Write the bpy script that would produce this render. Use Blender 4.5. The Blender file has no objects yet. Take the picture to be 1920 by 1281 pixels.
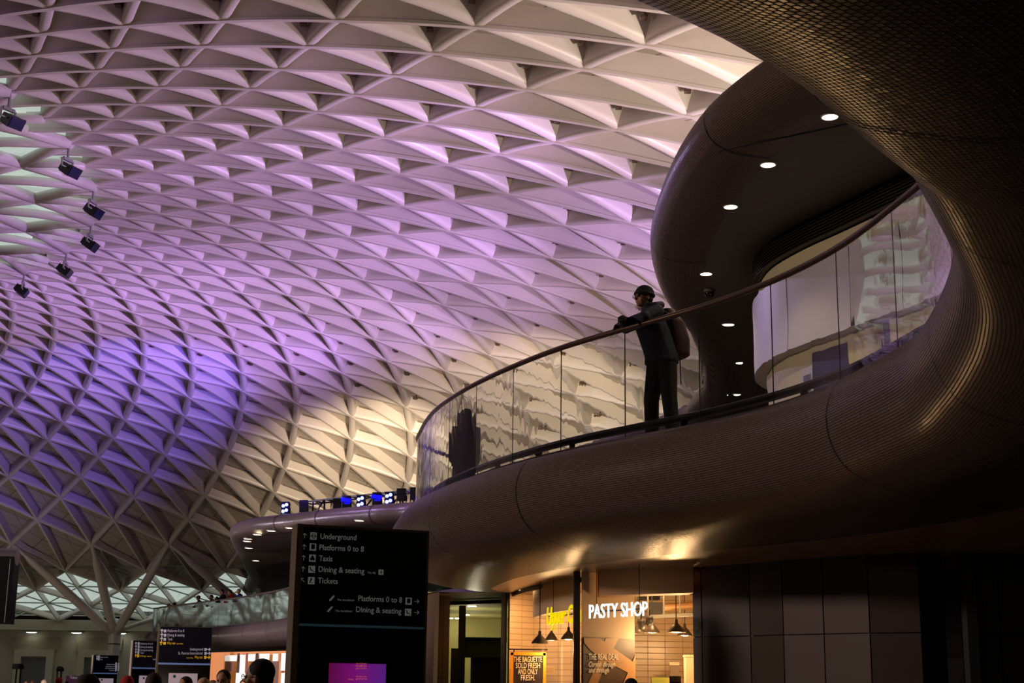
import bpy, math, random
from mathutils import Vector, Matrix
random.seed(7)
sc = bpy.context.scene
COL = sc.collection
PI = math.pi

# ------------------------------------------------------------------ camera
FPX, PITCH, ROLL, EYE = 2722.475, 0.2337566, -0.01384975, 1.6
_c, _s = math.cos(PITCH), math.sin(PITCH)
_F = Vector((0, _c, _s)); _R0 = Vector((1, 0, 0)); _U0 = Vector((0, -_s, _c))
_R = math.cos(ROLL)*_R0 - math.sin(ROLL)*_U0
_U = math.sin(ROLL)*_R0 + math.cos(ROLL)*_U0
cd = bpy.data.cameras.new('camera'); cam = bpy.data.objects.new('camera', cd); COL.objects.link(cam)
cd.sensor_width = 36; cd.lens = FPX/1920*36; cd.clip_end = 800; cd.clip_start = 0.1
cam.matrix_world = Matrix(((_R.x, _U.x, -_F.x, 0), (_R.y, _U.y, -_F.y, 0), (_R.z, _U.z, -_F.z, EYE), (0, 0, 0, 1)))
sc.camera = cam

def ray(px, py): return _F + _R*((px-960)/FPX) + _U*((640.5-py)/FPX)
def Pz(px, py, z):                 # where the sight line meets a level
    d = ray(px, py); t = (z-EYE)/d.z
    return Vector((d.x*t, d.y*t, z))
def Py(px, py, y):                 # where it meets a depth
    d = ray(px, py); t = y/d.y
    return Vector((d.x*t, y, EYE+d.z*t))
def proj(v):
    w = Vector(v) - Vector((0, 0, EYE)); d = w.dot(_F)
    if d <= 0.05: return None
    return (960+FPX*w.dot(_R)/d, 640.5-FPX*w.dot(_U)/d)

# ------------------------------------------------------------------ materials
def lin(c):
    return tuple(((x/255)/12.92 if x/255 <= .04045 else ((x/255+.055)/1.055)**2.4) for x in c)
MATS = {}
def mat(name, rgb=(200, 200, 200), rough=.5, metal=0., emis=None, es=0., spec=.5, trans=0., noise=0., nscale=5.):
    if name in MATS: return MATS[name]
    m = bpy.data.materials.new(name); m.use_nodes = True
    nt = m.node_tree; b = nt.nodes['Principled BSDF']
    col = lin(rgb)
    b.inputs['Base Color'].default_value = (*col, 1)
    b.inputs['Roughness'].default_value = rough; b.inputs['Metallic'].default_value = metal
    b.inputs['Specular IOR Level'].default_value = spec
    if trans: b.inputs['Transmission Weight'].default_value = trans
    if emis:
        b.inputs['Emission Color'].default_value = (*lin(emis), 1); b.inputs['Emission Strength'].default_value = es
    if noise:
        tc = nt.nodes.new('ShaderNodeTexCoord'); n = nt.nodes.new('ShaderNodeTexNoise'); n.inputs['Scale'].default_value = nscale
        n.inputs['Detail'].default_value = 4
        mx = nt.nodes.new('ShaderNodeMix'); mx.data_type = 'RGBA'
        mx.inputs[6].default_value = (*[x*(1-noise) for x in col], 1); mx.inputs[7].default_value = (*[min(1, x*(1+noise)) for x in col], 1)
        nt.links.new(tc.outputs['Object'], n.inputs['Vector']); nt.links.new(n.outputs['Fac'], mx.inputs[0]); nt.links.new(mx.outputs[2], b.inputs['Base Color'])
    MATS[name] = m
    return m

def brick_mat(name, c1, c2, mortar, bw, bh, ms, rough=.3, offset=.5, bump=.3, metal=0., spec=.5, tilt=0., mort_rough=.8):
    m = bpy.data.materials.new(name); m.use_nodes = True; nt = m.node_tree; b = nt.nodes['Principled BSDF']
    uv = nt.nodes.new('ShaderNodeUVMap'); br = nt.nodes.new('ShaderNodeTexBrick')
    br.offset = offset; br.inputs['Scale'].default_value = 1
    br.inputs['Color1'].default_value = (*lin(c1), 1); br.inputs['Color2'].default_value = (*lin(c2), 1); br.inputs['Mortar'].default_value = (*lin(mortar), 1)
    br.inputs['Brick Width'].default_value = bw; br.inputs['Row Height'].default_value = bh; br.inputs['Mortar Size'].default_value = ms
    br.inputs['Mortar Smooth'].default_value = .3
    nt.links.new(uv.outputs['UV'], br.inputs['Vector']); nt.links.new(br.outputs['Color'], b.inputs['Base Color'])
    b.inputs['Metallic'].default_value = metal; b.inputs['Specular IOR Level'].default_value = spec
    mr = nt.nodes.new('ShaderNodeMapRange'); mr.inputs['To Min'].default_value = rough; mr.inputs['To Max'].default_value = mort_rough
    nt.links.new(br.outputs['Fac'], mr.inputs['Value']); nt.links.new(mr.outputs['Result'], b.inputs['Roughness'])
    bp = nt.nodes.new('ShaderNodeBump'); bp.inputs['Strength'].default_value = bump; bp.inputs['Distance'].default_value = .004; bp.invert = True
    nt.links.new(br.outputs['Fac'], bp.inputs['Height'])
    if tilt:
        g = nt.nodes.new('ShaderNodeNewGeometry'); sn = nt.nodes.new('ShaderNodeVectorMath'); sn.operation = 'SNAP'; sn.inputs[1].default_value = (bw, bh, 1)
        nt.links.new(uv.outputs['UV'], sn.inputs[0])
        wn = nt.nodes.new('ShaderNodeTexWhiteNoise'); wn.noise_dimensions = '2D'; nt.links.new(sn.outputs[0], wn.inputs['Vector'])
        sb = nt.nodes.new('ShaderNodeVectorMath'); sb.operation = 'SUBTRACT'; sb.inputs[1].default_value = (.5, .5, .5); nt.links.new(wn.outputs['Color'], sb.inputs[0])
        scl = nt.nodes.new('ShaderNodeVectorMath'); scl.operation = 'SCALE'; scl.inputs['Scale'].default_value = tilt; nt.links.new(sb.outputs[0], scl.inputs[0])
        ad = nt.nodes.new('ShaderNodeVectorMath'); ad.operation = 'ADD'; nt.links.new(g.outputs['Normal'], ad.inputs[0]); nt.links.new(scl.outputs[0], ad.inputs[1])
        nm = nt.nodes.new('ShaderNodeVectorMath'); nm.operation = 'NORMALIZE'; nt.links.new(ad.outputs[0], nm.inputs[0])
        nt.links.new(nm.outputs[0], bp.inputs['Normal'])
    nt.links.new(bp.outputs['Normal'], b.inputs['Normal'])
    MATS[name] = m
    return m

def thin_glass(name, tint, refl=1.0, rough=0.02):
    m = bpy.data.materials.new(name); m.use_nodes = True; nt = m.node_tree
    nt.nodes.remove(nt.nodes['Principled BSDF']); out = nt.nodes['Material Output']
    t = nt.nodes.new('ShaderNodeBsdfTransparent'); t.inputs['Color'].default_value = (*tint, 1)
    g = nt.nodes.new('ShaderNodeBsdfGlossy'); g.inputs['Roughness'].default_value = rough
    fr = nt.nodes.new('ShaderNodeFresnel'); fr.inputs['IOR'].default_value = 1.5
    mu = nt.nodes.new('ShaderNodeMath'); mu.operation = 'MULTIPLY'; mu.use_clamp = True; mu.inputs[1].default_value = refl
    nt.links.new(fr.outputs[0], mu.inputs[0])
    mx = nt.nodes.new('ShaderNodeMixShader'); nt.links.new(mu.outputs[0], mx.inputs[0]); nt.links.new(t.outputs[0], mx.inputs[1]); nt.links.new(g.outputs[0], mx.inputs[2])
    nt.links.new(mx.outputs[0], out.inputs['Surface']); MATS[name] = m
    return m

def slab_glass(name, wave):
    m = bpy.data.materials.new(name); m.use_nodes = True; nt = m.node_tree; b = nt.nodes['Principled BSDF']
    b.inputs['Base Color'].default_value = (.93, .96, .94, 1); b.inputs['Roughness'].default_value = 0.0
    b.inputs['Transmission Weight'].default_value = 1; b.inputs['IOR'].default_value = 1.45
    if wave:
        uv = nt.nodes.new('ShaderNodeUVMap'); mp = nt.nodes.new('ShaderNodeMapping'); mp.inputs['Scale'].default_value = (2.6, .9, 1)
        n = nt.nodes.new('ShaderNodeTexNoise'); n.inputs['Scale'].default_value = 1.6; n.inputs['Detail'].default_value = 1.; n.inputs['Distortion'].default_value = .4
        bp = nt.nodes.new('ShaderNodeBump'); bp.inputs['Strength'].default_value = 1.; bp.inputs['Distance'].default_value = wave
        nt.links.new(uv.outputs['UV'], mp.inputs['Vector']); nt.links.new(mp.outputs['Vector'], n.inputs['Vector']); nt.links.new(n.outputs['Fac'], bp.inputs['Height']); nt.links.new(bp.outputs['Normal'], b.inputs['Normal'])
    MATS[name] = m
    return m

M_white = mat('white painted steel', (205, 196, 188), .38, noise=.04, nscale=2)
M_clad = mat('satin ceiling cladding', (168, 158, 148), .42, noise=.06, nscale=1.2)
M_mull = mat('grey glazing bar', (140, 140, 132), .5)
M_tile = brick_mat('pearl mosaic tile', (126, 105, 90), (104, 87, 75), (34, 28, 24), .028, .0245, .0042, rough=.30, tilt=.09, bump=.6, spec=.42)
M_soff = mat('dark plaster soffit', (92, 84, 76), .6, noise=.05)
M_smooth = mat('beige smooth soffit band', (168, 140, 112), .35, noise=.04)
M_joint = mat('dark joint', (14, 12, 12), .8)
M_bronze = mat('bronze handrail', (120, 98, 88), .28, .85)
M_dmet = mat('dark bronze shoe', (44, 38, 36), .4, .5)
M_gedge = mat('green glass edge', (26, 48, 38), .2)
M_panel = mat('dark bronze wall panel', (64, 49, 40), .5, .2, noise=.08, nscale=1.5)
M_dark = mat('near black', (14, 13, 14), .6)
M_floor = mat('polished stone floor', (120, 112, 104), .3, noise=.1)
M_wall = mat('cream stone wall', (176, 168, 150), .7, noise=.06)
M_sky = thin_glass('skylight glass', (.96, 1, .98), .5, .1)
M_glassA = slab_glass('balustrade glass outer face', .0010)
M_glassB = slab_glass('balustrade glass', 0)
M_glassF = thin_glass('far balustrade glass', (.62, .66, .64), 3.0, .06)
M_glassS = thin_glass('shop glass', (.85, .87, .85), 1.0)

# ------------------------------------------------------------------ mesh builder
class MB:
    def __init__(s): s.v = []; s.f = []; s.m = []; s.uv = []; s.has = False
    def vert(s, p): s.v.append(tuple(p)); return len(s.v)-1
    def face(s, idx, mi=0, uv=None):
        s.f.append(tuple(idx)); s.m.append(mi); s.uv.append(uv)
        if uv: s.has = True
    def quad(s, a, b, c, d, mi=0, uv=None):
        n = len(s.v); s.v += [tuple(a), tuple(b), tuple(c), tuple(d)]; s.face((n, n+1, n+2, n+3), mi, uv)
    def box(s, c, size, rot=None, mi=0):
        c = Vector(c); hx, hy, hz = [x/2 for x in size]; n = len(s.v)
        for x, y, z in ((-1,-1,-1),(1,-1,-1),(1,1,-1),(-1,1,-1),(-1,-1,1),(1,-1,1),(1,1,1),(-1,1,1)):
            p = Vector((x*hx, y*hy, z*hz))
            if rot is not None: p = rot @ p
            s.v.append(tuple(c+p))
        for q in ((0,3,2,1),(4,5,6,7),(0,1,5,4),(1,2,6,5),(2,3,7,6),(3,0,4,7)): s.face([n+i for i in q], mi)
    def bar(s, a, b, w, h, up=Vector((0, 0, 1)), mi=0):        # box between two points
        a = Vector(a); b = Vector(b); t = (b-a)
        if t.length < 1e-6: return
        t.normalize(); x = t.cross(up)
        if x.length < 1e-4: x = Vector((1, 0, 0))
        x.normalize(); y = x.cross(t); n = len(s.v)
        for e in (a, b):
            for i, j in ((-1,-1),(1,-1),(1,1),(-1,1)): s.v.append(tuple(e+x*(i*w/2)+y*(j*h/2)))
        for q in ((0,1,2,3),(4,7,6,5),(0,4,5,1),(1,5,6,2),(2,6,7,3),(3,7,4,0)): s.face([n+i for i in q], mi)
    def tube(s, pts, rad, seg=8, mi=0, closed=False, cap=True):
        pts = [Vector(p) for p in pts]; n0 = len(s.v); L = len(pts)
        rads = rad if isinstance(rad, (list, tuple)) else [rad]*L
        up = Vector((0, 0, 1)); px = None
        for i, p in enumerate(pts):
            if closed: t = pts[(i+1) % L]-pts[i-1]
            else: t = pts[min(i+1, L-1)]-pts[max(i-1, 0)]
            if t.length < 1e-9: t = Vector((0, 0, 1))
            t.normalize()
            x = t.cross(up) if px is None else px - t*px.dot(t)
            if x.length < 1e-3: x = t.cross(Vector((1, 0, 0)))
            x.normalize(); px = x; y = x.cross(t)
            for k in range(seg):
                a = 2*PI*k/seg; s.v.append(tuple(p+(x*math.cos(a)+y*math.sin(a))*rads[i]))
        R = L if closed else L-1
        for i in range(R):
            for k in range(seg):
                a = n0+i*seg+k; b = n0+i*seg+(k+1) % seg; j = (i+1) % L
                s.face((a, b, n0+j*seg+(k+1) % seg, n0+j*seg+k), mi)
        if cap and not closed:
            s.face([n0+k for k in range(seg)][::-1], mi); s.face([n0+(L-1)*seg+k for k in range(seg)], mi)
    def ball(s, c, r, seg=12, ring=8, mi=0, sc3=(1, 1, 1), rot=None):
        c = Vector(c); n0 = len(s.v)
        def P(th, ph):
            p = Vector((math.sin(th)*math.cos(ph)*sc3[0], math.sin(th)*math.sin(ph)*sc3[1], math.cos(th)*sc3[2]))*r
            return c + (rot @ p if rot is not None else p)
        s.v.append(tuple(P(0, 0)))
        for i in range(1, ring):
            for k in range(seg): s.v.append(tuple(P(PI*i/ring, 2*PI*k/seg)))
        s.v.append(tuple(P(PI, 0))); e = len(s.v)-1
        for k in range(seg):
            s.face((n0, n0+1+k, n0+1+(k+1) % seg), mi); s.face((e, e-seg+(k+1) % seg, e-seg+k), mi)
        for i in range(ring-2):
            for k in range(seg):
                a = n0+1+i*seg
                s.face((a+k, a+seg+k, a+seg+(k+1) % seg, a+(k+1) % seg), mi)
    def lathe(s, c, prof, seg=24, mi=0, rot=None):
        c = Vector(c); n0 = len(s.v)
        for r, z in prof:
            for k in range(seg):
                p = Vector((r*math.cos(2*PI*k/seg), r*math.sin(2*PI*k/seg), z)); s.v.append(tuple(c+(rot @ p if rot is not None else p)))
        for i in range(len(prof)-1):
            for k in range(seg):
                s.face((n0+i*seg+k, n0+i*seg+(k+1) % seg, n0+(i+1)*seg+(k+1) % seg, n0+(i+1)*seg+k), mi)
    def mesh(s, name, mats, smooth=False):
        me = bpy.data.meshes.new(name); me.from_pydata(s.v, [], s.f)
        for m in mats: me.materials.append(m)
        me.polygons.foreach_set('material_index', s.m)
        if s.has:
            ul = me.uv_layers.new(name='UVMap'); k = 0
            for fi, f in enumerate(s.f):
                u = s.uv[fi]
                for j in range(len(f)):
                    ul.data[k].uv = u[j] if u else (0, 0); k += 1
        if smooth: me.polygons.foreach_set('use_smooth', [True]*len(me.polygons))
        me.update(); return me
    def obj(s, name, mats, parent=None, smooth=False, angle=None):
        if not isinstance(mats, (list, tuple)): mats = [mats]
        me = s.mesh(name, mats, smooth or angle is not None)
        if angle is not None: me.set_sharp_from_angle(angle=angle)
        o = bpy.data.objects.new(name, me); COL.objects.link(o)
        if parent is not None:
            o.parent = parent; o.matrix_parent_inverse = parent.matrix_basis.inverted()
        return o

def tag(o, label=None, cat=None, group=None, kind=None):
    if label: o['label'] = label
    if cat: o['category'] = cat
    if group: o['group'] = group
    if kind: o['kind'] = kind
    return o
def thing(name, label, cat, loc=(0, 0, 0), rotz=0, group=None):
    o = bpy.data.objects.new(name, None); COL.objects.link(o); o.empty_display_size = .2
    o.matrix_basis = Matrix.Translation(Vector(loc)) @ Matrix.Rotation(rotz, 4, 'Z')
    return tag(o, label, cat, group)
def child(name, mb, mats, parent, **k):     # part written in the thing's own frame
    if not isinstance(mats, (list, tuple)): mats = [mats]
    a = k.pop('angle', None); sm = k.pop('smooth', False)
    me = mb.mesh(name, mats, sm or a is not None)
    if a is not None: me.set_sharp_from_angle(angle=a)
    o = bpy.data.objects.new(name, me); COL.objects.link(o); o.parent = parent
    return o
def copy_tree(o, mtx, label=None, group=None, parent=None):
    c = o.copy(); COL.objects.link(c)
    if parent is not None: c.parent = parent
    else: c.matrix_basis = mtx
    if label: c['label'] = label
    if group: c['group'] = group
    for ch in list(o.children): copy_tree(ch, None, parent=c)
    return c
def text_mesh(body, size, shear=0, extrude=0.0, align='LEFT', sx=1.0, bold=0.0):
    cu = bpy.data.curves.new('t', 'FONT'); cu.body = body; cu.size = size; cu.shear = shear; cu.extrude = extrude; cu.align_x = align; cu.resolution_u = 3; cu.offset = bold
    o = bpy.data.objects.new('t', cu); COL.objects.link(o)
    dg = bpy.context.evaluated_depsgraph_get(); me = bpy.data.meshes.new_from_object(o.evaluated_get(dg))
    bpy.data.objects.remove(o); bpy.data.curves.remove(cu)
    if sx != 1:
        for v in me.vertices: v.co.x *= sx
    return me
def text_obj(name, body, size, M, m, parent=None, **k):   # M: matrix placing XY text plane
    me = text_mesh(body, size, **k); me.name = name; me.materials.clear(); me.materials.append(m)
    me.transform(M)
    o = bpy.data.objects.new(name, me); COL.objects.link(o)
    if parent is not None: o.parent = parent
    return o
def catmull(P, n):
    P = [Vector(p) for p in P]; out = []
    for i in range(len(P)-1):
        p0 = P[max(i-1, 0)]; p1 = P[i]; p2 = P[i+1]; p3 = P[min(i+2, len(P)-1)]
        for k in range(n):
            t = k/n
            out.append(.5*((2*p1)+(-p0+p2)*t+(2*p0-5*p1+4*p2-p3)*t*t+(-p0+3*p1-3*p2+p3)*t**3))
    out.append(P[-1]); return out
def resample(P, step):
    L = [0]
    for i in range(1, len(P)): L.append(L[-1]+(P[i]-P[i-1]).length)
    n = max(2, int(round(L[-1]/step))); out = []; j = 0
    for k in range(n+1):
        s = L[-1]*k/n
        while j < len(L)-2 and L[j+1] < s: j += 1
        t = (s-L[j])/max(1e-9, L[j+1]-L[j]); out.append(P[j].lerp(P[j+1], min(1, max(0, t))))
    return out, L[-1]/n

# ================================================================== THE ROOF
RCX, RCY, RT0, RDT = -34.2960843, 44.2079212, 2.00597772, 0.0520152645
RC = (32.3653815, 17.2487940, 4.58881919, .633129664, -.105199011, .00208425866)
ZC = (15.5148146, -3.20688974, -3.05295834, -1.54131217, -.49864297, -.064839685)
EXT = {19: (54.7, 7.15), 20: (57.3, 6.05), 21: (60.0, 5.05), 22: (62.6, 4.15)}
def prof(n):
    if n >= 18.999:
        i = int(math.floor(n+1e-6)); f = n-i; a = EXT[min(i, 22)]; b = EXT[min(i+1, 22)]
        return a[0]+(b[0]-a[0])*f, a[1]+(b[1]-a[1])*f
    t = (n-9)/10.
    return sum(c*t**k for k, c in enumerate(RC)), sum(c*t**k for k, c in enumerate(ZC))
def W(m, n, off=0.):
    r, z = prof(n); a = RT0+RDT*m
    if off:
        r1, z1 = prof(min(n+.5, 22)); r0, z0 = prof(n-.5); dr, dz = r1-r0, z1-z0; l = math.hypot(dr, dz)
        r += -dz/l*off; z += dr/l*off
    return Vector((RCX+r*math.sin(a), RCY+r*math.cos(a), z+EYE))
def Nrm(m, n): return (W(m, n, 1)-W(m, n)).normalized()
MLO, MHI = -44, 12
def near(v, mg=420):
    q = proj(v)
    return q is not None and -mg < q[0] < 1920+mg and -mg < q[1] < 1281+mg

roof = bpy.data.objects.new('ceiling', None); COL.objects.link(roof)
roof['kind'] = 'structure'
# cladding: facetted triangles on the same grid all the way round
OFF = .60
def clad_mesh(mlo, mhi):
    b = MB(); idx = {}
    def vi(m, n):
        k = (m, n)
        if k not in idx: idx[k] = b.vert(W(m, n, OFF if n < 19 else .42))
        return idx[k]
    for m in range(mlo, mhi):
        for n in range(0, 21):
            if (m+n) % 2: continue
            U3 = ((0, 0), (1, 0), (0, 1))
            if n+2 <= 20: b.face((vi(m, n), vi(m, n+2), vi(m+1, n+1)), 0, U3)
            if n+1 <= 20 and n-1 >= 0: b.face((vi(m, n), vi(m+1, n+1), vi(m+1, n-1)), 0, U3)
            elif n == 0: b.face((vi(m, n), vi(m+1, n+1), vi(m+2, n)), 0, U3)
    return b
def clad_material():
    m = M_clad; nt = m.node_tree; b = nt.nodes['Principled BSDF']
    uv = nt.nodes.new('ShaderNodeUVMap'); sp = nt.nodes.new('ShaderNodeSeparateXYZ'); nt.links.new(uv.outputs['UV'], sp.inputs[0])
    prev = None
    for axis, val in (('X', .36), ('Y', .36), ('X', .68)):
        s1 = nt.nodes.new('ShaderNodeMath'); s1.operation = 'SUBTRACT'; s1.inputs[1].default_value = val; nt.links.new(sp.outputs[axis], s1.inputs[0])
        ab = nt.nodes.new('ShaderNodeMath'); ab.operation = 'ABSOLUTE'; nt.links.new(s1.outputs[0], ab.inputs[0])
        lt = nt.nodes.new('ShaderNodeMath'); lt.operation = 'LESS_THAN'; lt.inputs[1].default_value = .006; nt.links.new(ab.outputs[0], lt.inputs[0])
        if prev is None: prev = lt
        else:
            mx = nt.nodes.new('ShaderNodeMath'); mx.operation = 'MAXIMUM'; nt.links.new(prev.outputs[0], mx.inputs[0]); nt.links.new(lt.outputs[0], mx.inputs[1]); prev = mx
    old = b.inputs['Base Color'].links[0].from_socket
    mx = nt.nodes.new('ShaderNodeMix'); mx.data_type = 'RGBA'; mx.inputs[7].default_value = (*lin((90, 82, 76)), 1)
    nt.links.new(prev.outputs[0], mx.inputs[0]); nt.links.new(old, mx.inputs[6]); nt.links.new(mx.outputs[2], b.inputs['Base Color'])
clad_material()
o = clad_mesh(-90, 31).obj('ceiling_cladding', [M_clad], roof)

# members: three families of continuous ribs
def sweep(b, nodes, sect, arch=0.):
    # nodes: [(m,n)], sect: [(x, h)] across / up from the lower edge
    pts = []; nr = []; fr = []
    for i, (m, n) in enumerate(nodes):
        pts.append(W(m, n)); nr.append(Nrm(m, n)); fr.append(n)
        if arch and i < len(nodes)-1:
            m2, n2 = nodes[i+1]; N0 = nr[-1]; N1 = Nrm(m2, n2); P0 = pts[-1] if True else None
            P1 = W(m2, n2)
            for t in (.25, .5, .75):
                k = arch*4*t*(1-t); pts.append(P0.lerp(P1, t)+(N0+N1).normalized()*k); nr.append((N0*(1-t)+N1*t).normalized()); fr.append(n+(n2-n)*t)
    n0 = len(b.v); S = len(sect)
    for i, p in enumerate(pts):
        t = (pts[min(i+1, len(pts)-1)]-pts[max(i-1, 0)]).normalized(); x = t.cross(nr[i]).normalized()
        qn = fr[i]; ks = 1 if qn <= 18.2 else .55; kh = 1 if qn <= 18.2 else .62
        for (u, h) in sect: b.v.append(tuple(p+x*u*ks+nr[i]*h*kh))
    for i in range(len(pts)-1):
        for k in range(S-1):
            a = n0+i*S+k; b.face((a, a+1, a+S+1, a+S))
SB = [(-.06, .62), (-.06, .05), (-.075, .04), (-.075, -.04), (.075, -.04), (.075, .04), (.06, .05), (.06, .62)]
SA = [(-.18, .64), (-.18, .19), (-.165, .09), (-.10, .005), (0, -.03), (.10, .005), (.165, .09), (.18, .19), (.18, .64)]
SC_ = [(-.15, .64), (-.15, .14), (-.13, .04), (-.07, -.01), (.07, -.01), (.13, .04), (.15, .14), (.15, .64)]
def runs(nodes):
    out = []; cur = []
    for q in nodes:
        if near(W(*q)): cur.append(q)
        else:
            if len(cur) > 1: out.append(cur)
            cur = []
    if len(cur) > 1: out.append(cur)
    return out
NMAX = 22
nstat = [0, 0, 0]
for m in range(MLO, MHI):                                   # radial ribs
    n0 = 0 if m % 2 == 0 else -1
    nodes = [(m, n) for n in range(n0, NMAX+1, 2)]
    if nodes[-1][1] < NMAX: nodes.append((m, NMAX))
    for r in runs(nodes):
        b = MB(); sweep(b, r, SB, .03); b.obj('radial_rib', M_white, roof); nstat[0] += 1
for a in range(MLO-2, MHI+24, 2):                           # one spiral family: rounded tubes
    nodes = [(a-n, n) for n in range(-2, NMAX+1) if MLO <= a-n <= MHI]
    nodes = [q for q in nodes if q[1] >= 0 or (q[0]+q[1]*0) is None or q[1] >= 0]
    for r in runs(nodes):
        b = MB(); sweep(b, r, SA, .04); b.obj('spiral_tube_rib', M_white, roof, angle=math.radians(50)); nstat[1] += 1
for c in range(MLO-22, MHI+2, 2):                           # the mirrored spiral family
    nodes = [(c+n, n) for n in range(0, NMAX+1) if MLO <= c+n <= MHI]
    for r in runs(nodes):
        b = MB(); sweep(b, r, SC_, .05); b.obj('crossing_spiral_rib', M_white, roof, angle=math.radians(50)); nstat[2] += 1
# coarse grid around the funnel, glazed
b = MB(); bg = MB(); bm = MB()
def ctube(b, p, q, r=.2): b.tube([W(*p), (W(*p)+W(*q))/2+Nrm(*p)*.05, W(*q)], r, 10)
for m in range(MLO, MHI+4):
    if m % 4 == 0:
        for s in (-2, 2):
            if near(W(m, 0)) or near(W(m+s, -2)): ctube(b, (m, 0), (m+s, -2))
            if near(W(m, -4)) or near(W(m+s, -2)): ctube(b, (m, -4), (m+s, -2))
        if near(W(m, 0)): ctube(bm, (m, 0), (m, -4), .16)
    if m % 4 == 2 and near(W(m, 0)): ctube(bm, (m, 0), (m, -2), .16); ctube(bm, (m, -2), (m, -6), .16)
b.obj('funnel_spiral_tube', M_white, roof, smooth=True); bm.obj('funnel_radial_tube', M_white, roof, smooth=True)
# glazing planes: funnel ring and perimeter band
bfr = MB()
def pane_ring(mlo, mhi, n0, n1, step, off, bars, b, full=False):
    for m in range(mlo, mhi, step):
        b.quad(W(m, n0, off), W(m, n1, off), W(m+step, n1, off), W(m+step, n0, off))
b = MB()
for m in list(range(-90, -34))+list(range(4, 31)):
    for n in (-6, -5, -4, -3, -2, -1): b.quad(W(m, n, OFF), W(m+1, n, OFF), W(m+1, n+1, OFF), W(m, n+1, OFF))
b.obj('inner_ring_blocker', M_clad, roof)  # opaque in place of unseen glazing, added to stop its reflection in the balustrade
for m in range(-34, 4, 1):
    for n in (-6, -5, -4, -3, -2, -1): bg.quad(W(m, n, OFF), W(m+1, n, OFF), W(m+1, n+1, OFF), W(m, n+1, OFF))
o = bg.obj('skylight_glass', M_sky, roof)
bars = MB()
for m in range(MLO, MHI):
    for n in (-5, -4, -3, -2, -1):
        if near(W(m, n), 100):
            if m % 4 == 0: bars.bar(W(m, n, OFF-.05), W(m, n+1, OFF-.05), .09, .14, Nrm(m, n))
            if n in (-4, ): bars.bar(W(m, n, OFF-.05), W(m+1, n, OFF-.05), .09, .14, Nrm(m, n))
bars.obj('skylight_glazing_bars', M_mull, roof)
bp_ = MB()
b = MB()
for m in list(range(-90, -48))+list(range(-18, 31)):
    for n in (19, 20, 21): b.quad(W(m, n, .46), W(m+1, n, .46), W(m+1, n+1, .46), W(m, n+1, .46))
tag(b.obj('wall_eaves', M_clad), kind='structure')
for m in range(-48, -18):
    for n in (19, 20, 21): bp_.quad(W(m, n, .46), W(m+1, n, .46), W(m+1, n+1, .46), W(m, n+1, .46))
bp_.obj('perimeter_skylight_glass', M_sky, roof)
bars = MB()
for m in range(MLO, -24):
    for n in range(18, 22):
        if n < 20 and (n < 19 or True):
            pass
        for sgn in (1, -1):
            if (m+n) % 2 == 0 and n >= 19:
                bars.bar(W(m, n, .30), W(m+sgn*.5, n+.5, .30), .05, .08, Nrm(m, n))
            if (m+n) % 2 and n >= 19: bars.bar(W(m, n+.0, .32), W(m+sgn*1, n+1, .32), .05, .08, Nrm(m, n))
        if n >= 19: bars.bar(W(m, n, .32), W(m+1, n, .32), .05, .08, Nrm(m, n))
bars.obj('perimeter_glazing_bars', M_mull, roof)
# small fittings near each joint, seen as dark knobs with a rod
ft = MB(); rods = MB(); nf = 0
for m in range(MLO, MHI):
    for n in range(1, 18):
        if (m+n) % 2: continue
        p = W(m, n)
        if not near(p, 60): continue
        T = (W(m+1, n-1)-p)*.5+(W(m+1, n+1)-p)*.5
        q = W(m, n, .42)+T*.30; N = Nrm(m, n)
        if (q-Vector((0, 0, EYE))).length < 75:
            ft.box(q, (.16, .16, .12)); ft.bar(q-T.normalized()*.18, q+T.normalized()*.18, .05, .05, N)
            ft.bar(q, q+N*.2, .04, .04, T)
        d1 = (W(m+1, n+1)-p); d2 = (W(m+1, n-1)-p)
        rods.bar(W(m, n, .5)+d2*.14+d1*.10, W(m, n, .5)+d2*.14+d1*.74, .05, .07, N)
o = ft.obj('ceiling_fittings', mat('brown metal fitting', (96, 78, 66), .4, .4), roof); o['kind'] = 'stuff'
o = rods.obj('panel_edge_trims', mat('grey edge trim', (120, 110, 100), .5), roof); o['kind'] = 'stuff'
print('ribs', nstat, 'verts')
# inner funnel (off to the left of the frame), plain
b = MB(); seg = 120
pf = [(prof(-6)[0]+.1, prof(-6)[1]+EYE+OFF), (12, 15.5+EYE), (8, 11), (5.5, 6), (4.6, 2.5), (4.4, 0)]
for k in range(seg):
    a0, a1 = 2*PI*k/seg, 2*PI*(k+1)/seg
    for (r0, z0), (r1, z1) in zip(pf, pf[1:]):
        b.quad((RCX+r0*math.sin(a0), RCY+r0*math.cos(a0), z0), (RCX+r0*math.sin(a1), RCY+r0*math.cos(a1), z0), (RCX+r1*math.sin(a1), RCY+r1*math.cos(a1), z1), (RCX+r1*math.sin(a0), RCY+r1*math.cos(a0), z1))
tag(b.obj('wall_funnel', M_clad, smooth=True), kind='structure')

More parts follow.
